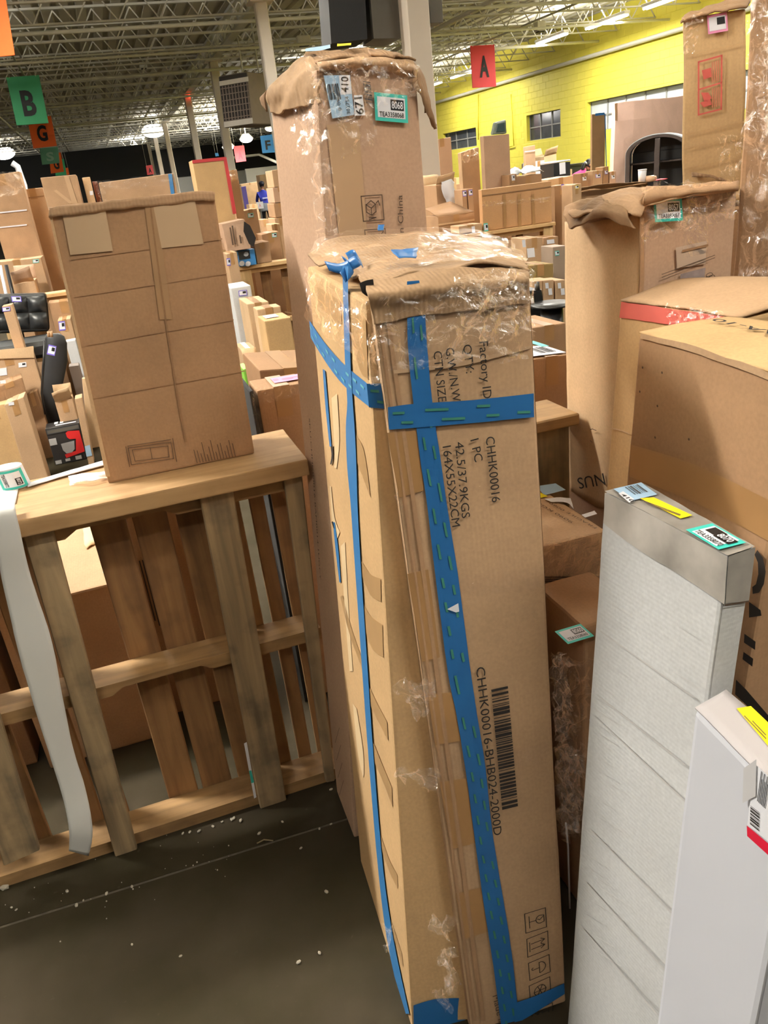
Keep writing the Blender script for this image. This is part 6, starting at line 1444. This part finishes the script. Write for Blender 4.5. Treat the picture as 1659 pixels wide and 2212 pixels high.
# ------------------------------------------------------------------ far stock between the columns
for (x0, x1, yt, Y, lb, m_) in ((538, 556, 441, 14.0, 'tan far carton just left of the person in blue, low over the stickered carton', K),
    (562, 580, 474, 11.5, 'brown far carton at the feet of the person in blue', KB),
    (586, 604, 484, 8.6, 'light far carton below the stack left of the 8068 carton', KL),
    (500, 521, 405, 24.0, 'pale far carton left of the low beige one before the white partition', KL),
    (985, 1003, 383, 12.5, 'golden far carton between the tall film-topped one and the cream column', KG),
    (1004, 1022, 396, 11.0, 'brown far carton right behind the two small purple tagged ones', KB),
    (1100, 1122, 362, 15.5, 'tan far carton under the first stretch of yellow wall', K),
    (1216, 1236, 366, 17.0, 'pale far carton at the left arm of the person in pink', KL),
    (1140, 1158, 352, 17.5, 'light far carton left of the dark counter', KP)):
    c = carton(lb, (x0, yt+1), (x1, yt-1), Y, .3, 0, mat=m_, name='far_carton')

# people
def person(label, J, radii, mats, loc, root='pelvis', edges=None):
    t = thing('person', label, 'person', loc)
    names = list(J); me = bpy.data.meshes.new('body')
    me.from_pydata([tuple(V(J[n])-V(loc)) for n in names], [(names.index(a), names.index(b_)) for a, b_ in edges], [])
    o = bpy.data.objects.new('body', me); C.objects.link(o); o.parent = t
    sk = o.modifiers.new('skin', 'SKIN'); 
    for i, n in enumerate(names):
        r = radii[n]; me.skin_vertices[0].data[i].radius = r if isinstance(r, tuple) else (r, r)
        me.skin_vertices[0].data[i].use_root = (n == root)
    sk.use_smooth_shade = True
    o.modifiers.new('sub', 'SUBSURF').levels = 2; o.modifiers['sub'].render_levels = 2
    dg = bpy.context.evaluated_depsgraph_get(); m2 = bpy.data.meshes.new_from_object(o.evaluated_get(dg))
    o.modifiers.clear(); o.data = m2
    m2.materials.clear()
    for m_ in mats[0]: m2.materials.append(m_)
    base = V(loc)
    for p in m2.polygons: p.material_index = mats[1](base+p.center); p.use_smooth = True
    return t, o
SKIN = flat('skin', lin(186, 136, 108), .55, 0, .04); HAIR = flat('black_hair', lin(28, 24, 24), .5, 0, .1, 20)
SHIRTB = flat('blue_shirt', lin(48, 58, 170), .8); GREYS = flat('grey_jumper', lin(132, 136, 142), .85); TROU = flat('black_trousers', lin(24, 25, 30), .8); SHIRTP = flat('pink_shirt', lin(226, 70, 150), .8)
def heads(t, c, up, fwd, r=.105, cap=None):
    fwd = fwd.normalized(); up = up.normalized(); sd = fwd.cross(up)
    Mx = Matrix((sd, fwd, up)).transposed().to_4x4(); Mx.translation = c
    bm = bmesh.new(); bmesh.ops.create_uvsphere(bm, u_segments=20, v_segments=14, radius=1, matrix=Matrix.Diagonal((.076, .098, .12, 1)))
    for v in bm.verts:
        if v.co.z < -.03: v.co.x *= .86; v.co.y = v.co.y*.9+.008
        if abs(v.co.x) < .02 and v.co.y > .07 and -.045 < v.co.z < .0: v.co.y += .022
    bmesh.ops.transform(bm, matrix=Mx, verts=bm.verts); h = bm_obj('head', bm, SKIN, t, True)
    bm = bmesh.new(); bmesh.ops.create_uvsphere(bm, u_segments=20, v_segments=14, radius=1, matrix=Matrix.Translation((0, -.012, .014)) @ Matrix.Diagonal((.086, .104, .122, 1)))
    for v in bm.verts:
        if v.co.y > .03 and v.co.z < .06: v.co.y = .03
        if v.co.z < -.06: v.co.z = -.06
    bmesh.ops.transform(bm, matrix=Mx, verts=bm.verts); bm_obj('hair', bm, HAIR, t, True)
    bm = bmesh.new()
    for s in (-1, 1): bmesh.ops.create_uvsphere(bm, u_segments=10, v_segments=8, radius=1, matrix=Matrix.Translation((s*.082, -.005, -.01)) @ Matrix.Diagonal((.01, .02, .032, 1)))
    bmesh.ops.transform(bm, matrix=Mx, verts=bm.verts); bm_obj('ears', bm, SKIN, t, True)
    bm = bmesh.new()
    for s in (-1, 1): bmesh.ops.create_uvsphere(bm, u_segments=8, v_segments=6, radius=.011, matrix=Matrix.Translation((s*.032, .088, .005)))
    bmesh.ops.transform(bm, matrix=Mx, verts=bm.verts); bm_obj('eyes', bm, BLACK, t, True)
    bm = bmesh.new(); bmesh.ops.create_uvsphere(bm, u_segments=8, v_segments=6, radius=1, matrix=Matrix.Translation((0, .088, -.062)) @ Matrix.Diagonal((.024, .01, .007, 1)))
    bmesh.ops.transform(bm, matrix=Mx, verts=bm.verts); bm_obj('mouth', bm, flat('lips', lin(150, 84, 78)), t, True)
    return Mx
def hand(t, w, d, palm_n, s=1):
    """palm with four unequal bent fingers and a thumb from its side"""
    d = d.normalized(); n = palm_n.normalized(); sd = d.cross(n).normalized()*s; bm = bmesh.new()
    tube_bm(bm, [w, w+d*.03, w+d*.085], [.022, .034, .036], 8)
    for i, L in enumerate((.072, .082, .076, .058)):
        o_ = w+d*.08+sd*(.027-.018*i); tube_bm(bm, [o_, o_+d*L*.5, o_+d*L*.8-n*L*.25, o_+d*L*.95-n*L*.5], [.0095, .009, .008, .006], 6)
    o_ = w+d*.025+sd*.028; tube_bm(bm, [o_, o_+sd*.03+d*.02, o_+sd*.038+d*.055], [.012, .0105, .008], 6)
    bm_obj('hand', bm, SKIN, t, True)
# man seen from behind
yb = 29.0; xb_ = at(574, 450, Y=yb).x
def W_(dx, dy, z): return V((xb_+dx, yb+dy, z))
Jm = dict(pelvis=W_(0, 0, .92), waist=W_(0, .02, 1.08), chest=W_(0, .04, 1.30), neck=W_(0, .05, 1.46), nape=W_(0, .07, 1.54),
          shl=W_(-.18, .04, 1.40), ell=W_(-.25, .14, 1.14), wrl=W_(-.16, .34, 1.10), shr=W_(.18, .04, 1.40), elr=W_(.25, .14, 1.14), wrr=W_(.16, .34, 1.10),
          hpl=W_(-.10, 0, .88), knl=W_(-.11, .03, .48), anl=W_(-.12, -.02, .09), tol=W_(-.13, .13, .05), hpr=W_(.10, 0, .88), knr=W_(.14, .06, .48), anr=W_(.16, .02, .09), tor=W_(.18, .17, .05))
Rm = dict(pelvis=(.15, .12), waist=(.15, .11), chest=(.17, .12), neck=(.07, .07), nape=.055, shl=.07, ell=.05, wrl=.035, shr=.07, elr=.05, wrr=.035, hpl=.10, knl=.065, anl=.05, tol=.045, hpr=.10, knr=.065, anr=.05, tor=.045)
E_ = [('pelvis', 'waist'), ('waist', 'chest'), ('chest', 'neck'), ('neck', 'nape'), ('chest', 'shl'), ('shl', 'ell'), ('ell', 'wrl'), ('chest', 'shr'), ('shr', 'elr'), ('elr', 'wrr'), ('pelvis', 'hpl'), ('hpl', 'knl'), ('knl', 'anl'), ('anl', 'tol'), ('pelvis', 'hpr'), ('hpr', 'knr'), ('knr', 'anr'), ('anr', 'tor')]
def mm(p):
    d_ = p-V((xb_, yb, 0))
    if d_.z < .94: return 2
    if d_.y > .2 and d_.z < 1.3: return 3
    if d_.z > 1.5: return 3
    return 0
t, o = person('person in a blue shirt and black trousers seen from behind with a grey jumper', Jm, Rm, ([SHIRTB, GREYS, TROU, SKIN], mm), W_(0, 0, 0), edges=E_)
heads(t, W_(0, .09, 1.65), V((0, .1, 1)), V((0, 1, -.2)))
for s, k in ((-1, 'wrl'), (1, 'wrr')): hand(t, Jm[k], V((-s*.3, 1, 0)), V((0, 0, 1)), s)
bm = bmesh.new(); bmesh.ops.create_uvsphere(bm, u_segments=16, v_segments=8, radius=1, matrix=Matrix.Translation(W_(0, .05, 1.70)) @ Matrix.Diagonal((.10, .115, .08, 1))); bm_obj('cap', bm, flat('dark_cap', lin(30, 30, 44)), t, True)
grid('jumper', [[W_(.205*math.cos(a), .01+.165*math.sin(a), 1.06) for a in [k*math.pi/8 for k in range(17)]], [W_(.235*math.cos(a), .01+.19*math.sin(a), .97) for a in [k*math.pi/8 for k in range(17)]], [W_(.24*math.cos(a), .01+.20*math.sin(a)-.02, .80) for a in [k*math.pi/8 for k in range(17)]]], GREYS, t, 2, 3, .015, 6, .012)
bm = bmesh.new()
rects_on('shirt_print', [[W_(-.08, -.118, 1.20), W_(.10, -.118, 1.20), W_(.10, -.112, 1.25), W_(-.08, -.112, 1.25)]], flat('pale_shirt_print', lin(170, 176, 220)), t)
# person in pink bending at the counter
yp = 18.5; xp = at(1252, 395, Y=yp).x
def Q_(dx, dy, z): return V((xp+dx, yp+dy, z))
Jp = dict(pelvis=Q_(-.28, .05, .80), waist=Q_(-.20, .02, .93), chest=Q_(0, 0, 1.04), neck=Q_(.12, -.01, 1.13), nape=Q_(.17, -.01, 1.19), shl=Q_(.04, .17, 1.06), ell=Q_(.06, .22, .82), wrl=Q_(.24, .16, .74), shr=Q_(.04, -.17, 1.06), elr=Q_(.02, -.24, .82), wrr=Q_(.22, -.20, .74),
          hpl=Q_(-.28, .15, .78), knl=Q_(-.20, .17, .42), anl=Q_(-.30, .17, .08), tol=Q_(-.14, .17, .04), hpr=Q_(-.28, -.06, .78), knr=Q_(-.18, -.08, .42), anr=Q_(-.26, -.08, .08), tor=Q_(-.10, -.08, .04))
Rp_ = dict(Rm); Rp_.update(pelvis=(.14, .12), chest=(.15, .11), nape=.05)
t, o = person('person in a pink shirt with dark tied hair bending over the far boxes', Jp, Rp_, ([SHIRTP, SKIN, TROU], lambda p: 2 if (p-V((xp, yp, 0))).z < .80 and (p.x-xp) < .0 else (1 if (p.x-xp) > .13 and (p.z > 1.14 or p.z < .86) else 0)), Q_(-.25, .05, 0), edges=E_)
heads(t, Q_(.26, -.02, 1.25), V((.35, -.05, 1)), V((1, -.2, -.55)))
for s, k in ((1, 'wrl'), (-1, 'wrr')): hand(t, Jp[k], V((1, 0, -.3)), V((0, 0, 1)), s)
tube('ponytail', [Q_(.16, -.04, 1.30), Q_(.09, -.06, 1.27), Q_(.05, -.07, 1.18), Q_(.04, -.08, 1.08)], [.035, .05, .045, .02], HAIR, t, 10)
tube('hair_tie', [Q_(.15, -.04, 1.30), Q_(.12, -.05, 1.29)], .045, PAPER, t, 10)
# far white sign sheet and goods before the partition
c = carton('beige stacked carton before the white partition, near the person in blue', (560, 378), (590, 374), 36, .8, 0, mat=KL)
c = carton('low beige carton left of the person in blue', (520, 398), (558, 392), 38.5, .8, 0, mat=KL)
c = carton('small purple carton against the white partition', (518, 404), (531, 402), 34.5, .5, 0, mat=PURP, tape=False)
t = thing('paper_notice', 'white paper notice standing in front of the person in blue', 'notice', V((at(560, 445, Y=20).x, 20, 0)))
pn = Plane((0, 20, 0), (0, -1, 0)); q_ = [pn.pt(*p) for p in ((553, 437), (568, 435), (570, 450), (555, 452))]
bm_obj('notice_sheet', hexa_bm(q_+[p+V((0, .02, 0)) for p in q_], bev=.003), PAPER, t); tube('notice_stand', [V(((q_[2].x+q_[3].x)/2, 20.01, q_[3].z)), V(((q_[2].x+q_[3].x)/2, 20.01, 0))], .02, DARKG, t); text_w('printed_letter', 'A', bil(q_, .35, .75)+V((0, -.004, 0)), (q_[1]-q_[0])*.3, (q_[0]-q_[3])*.5, t, flat('pink_print', lin(230, 120, 140)))
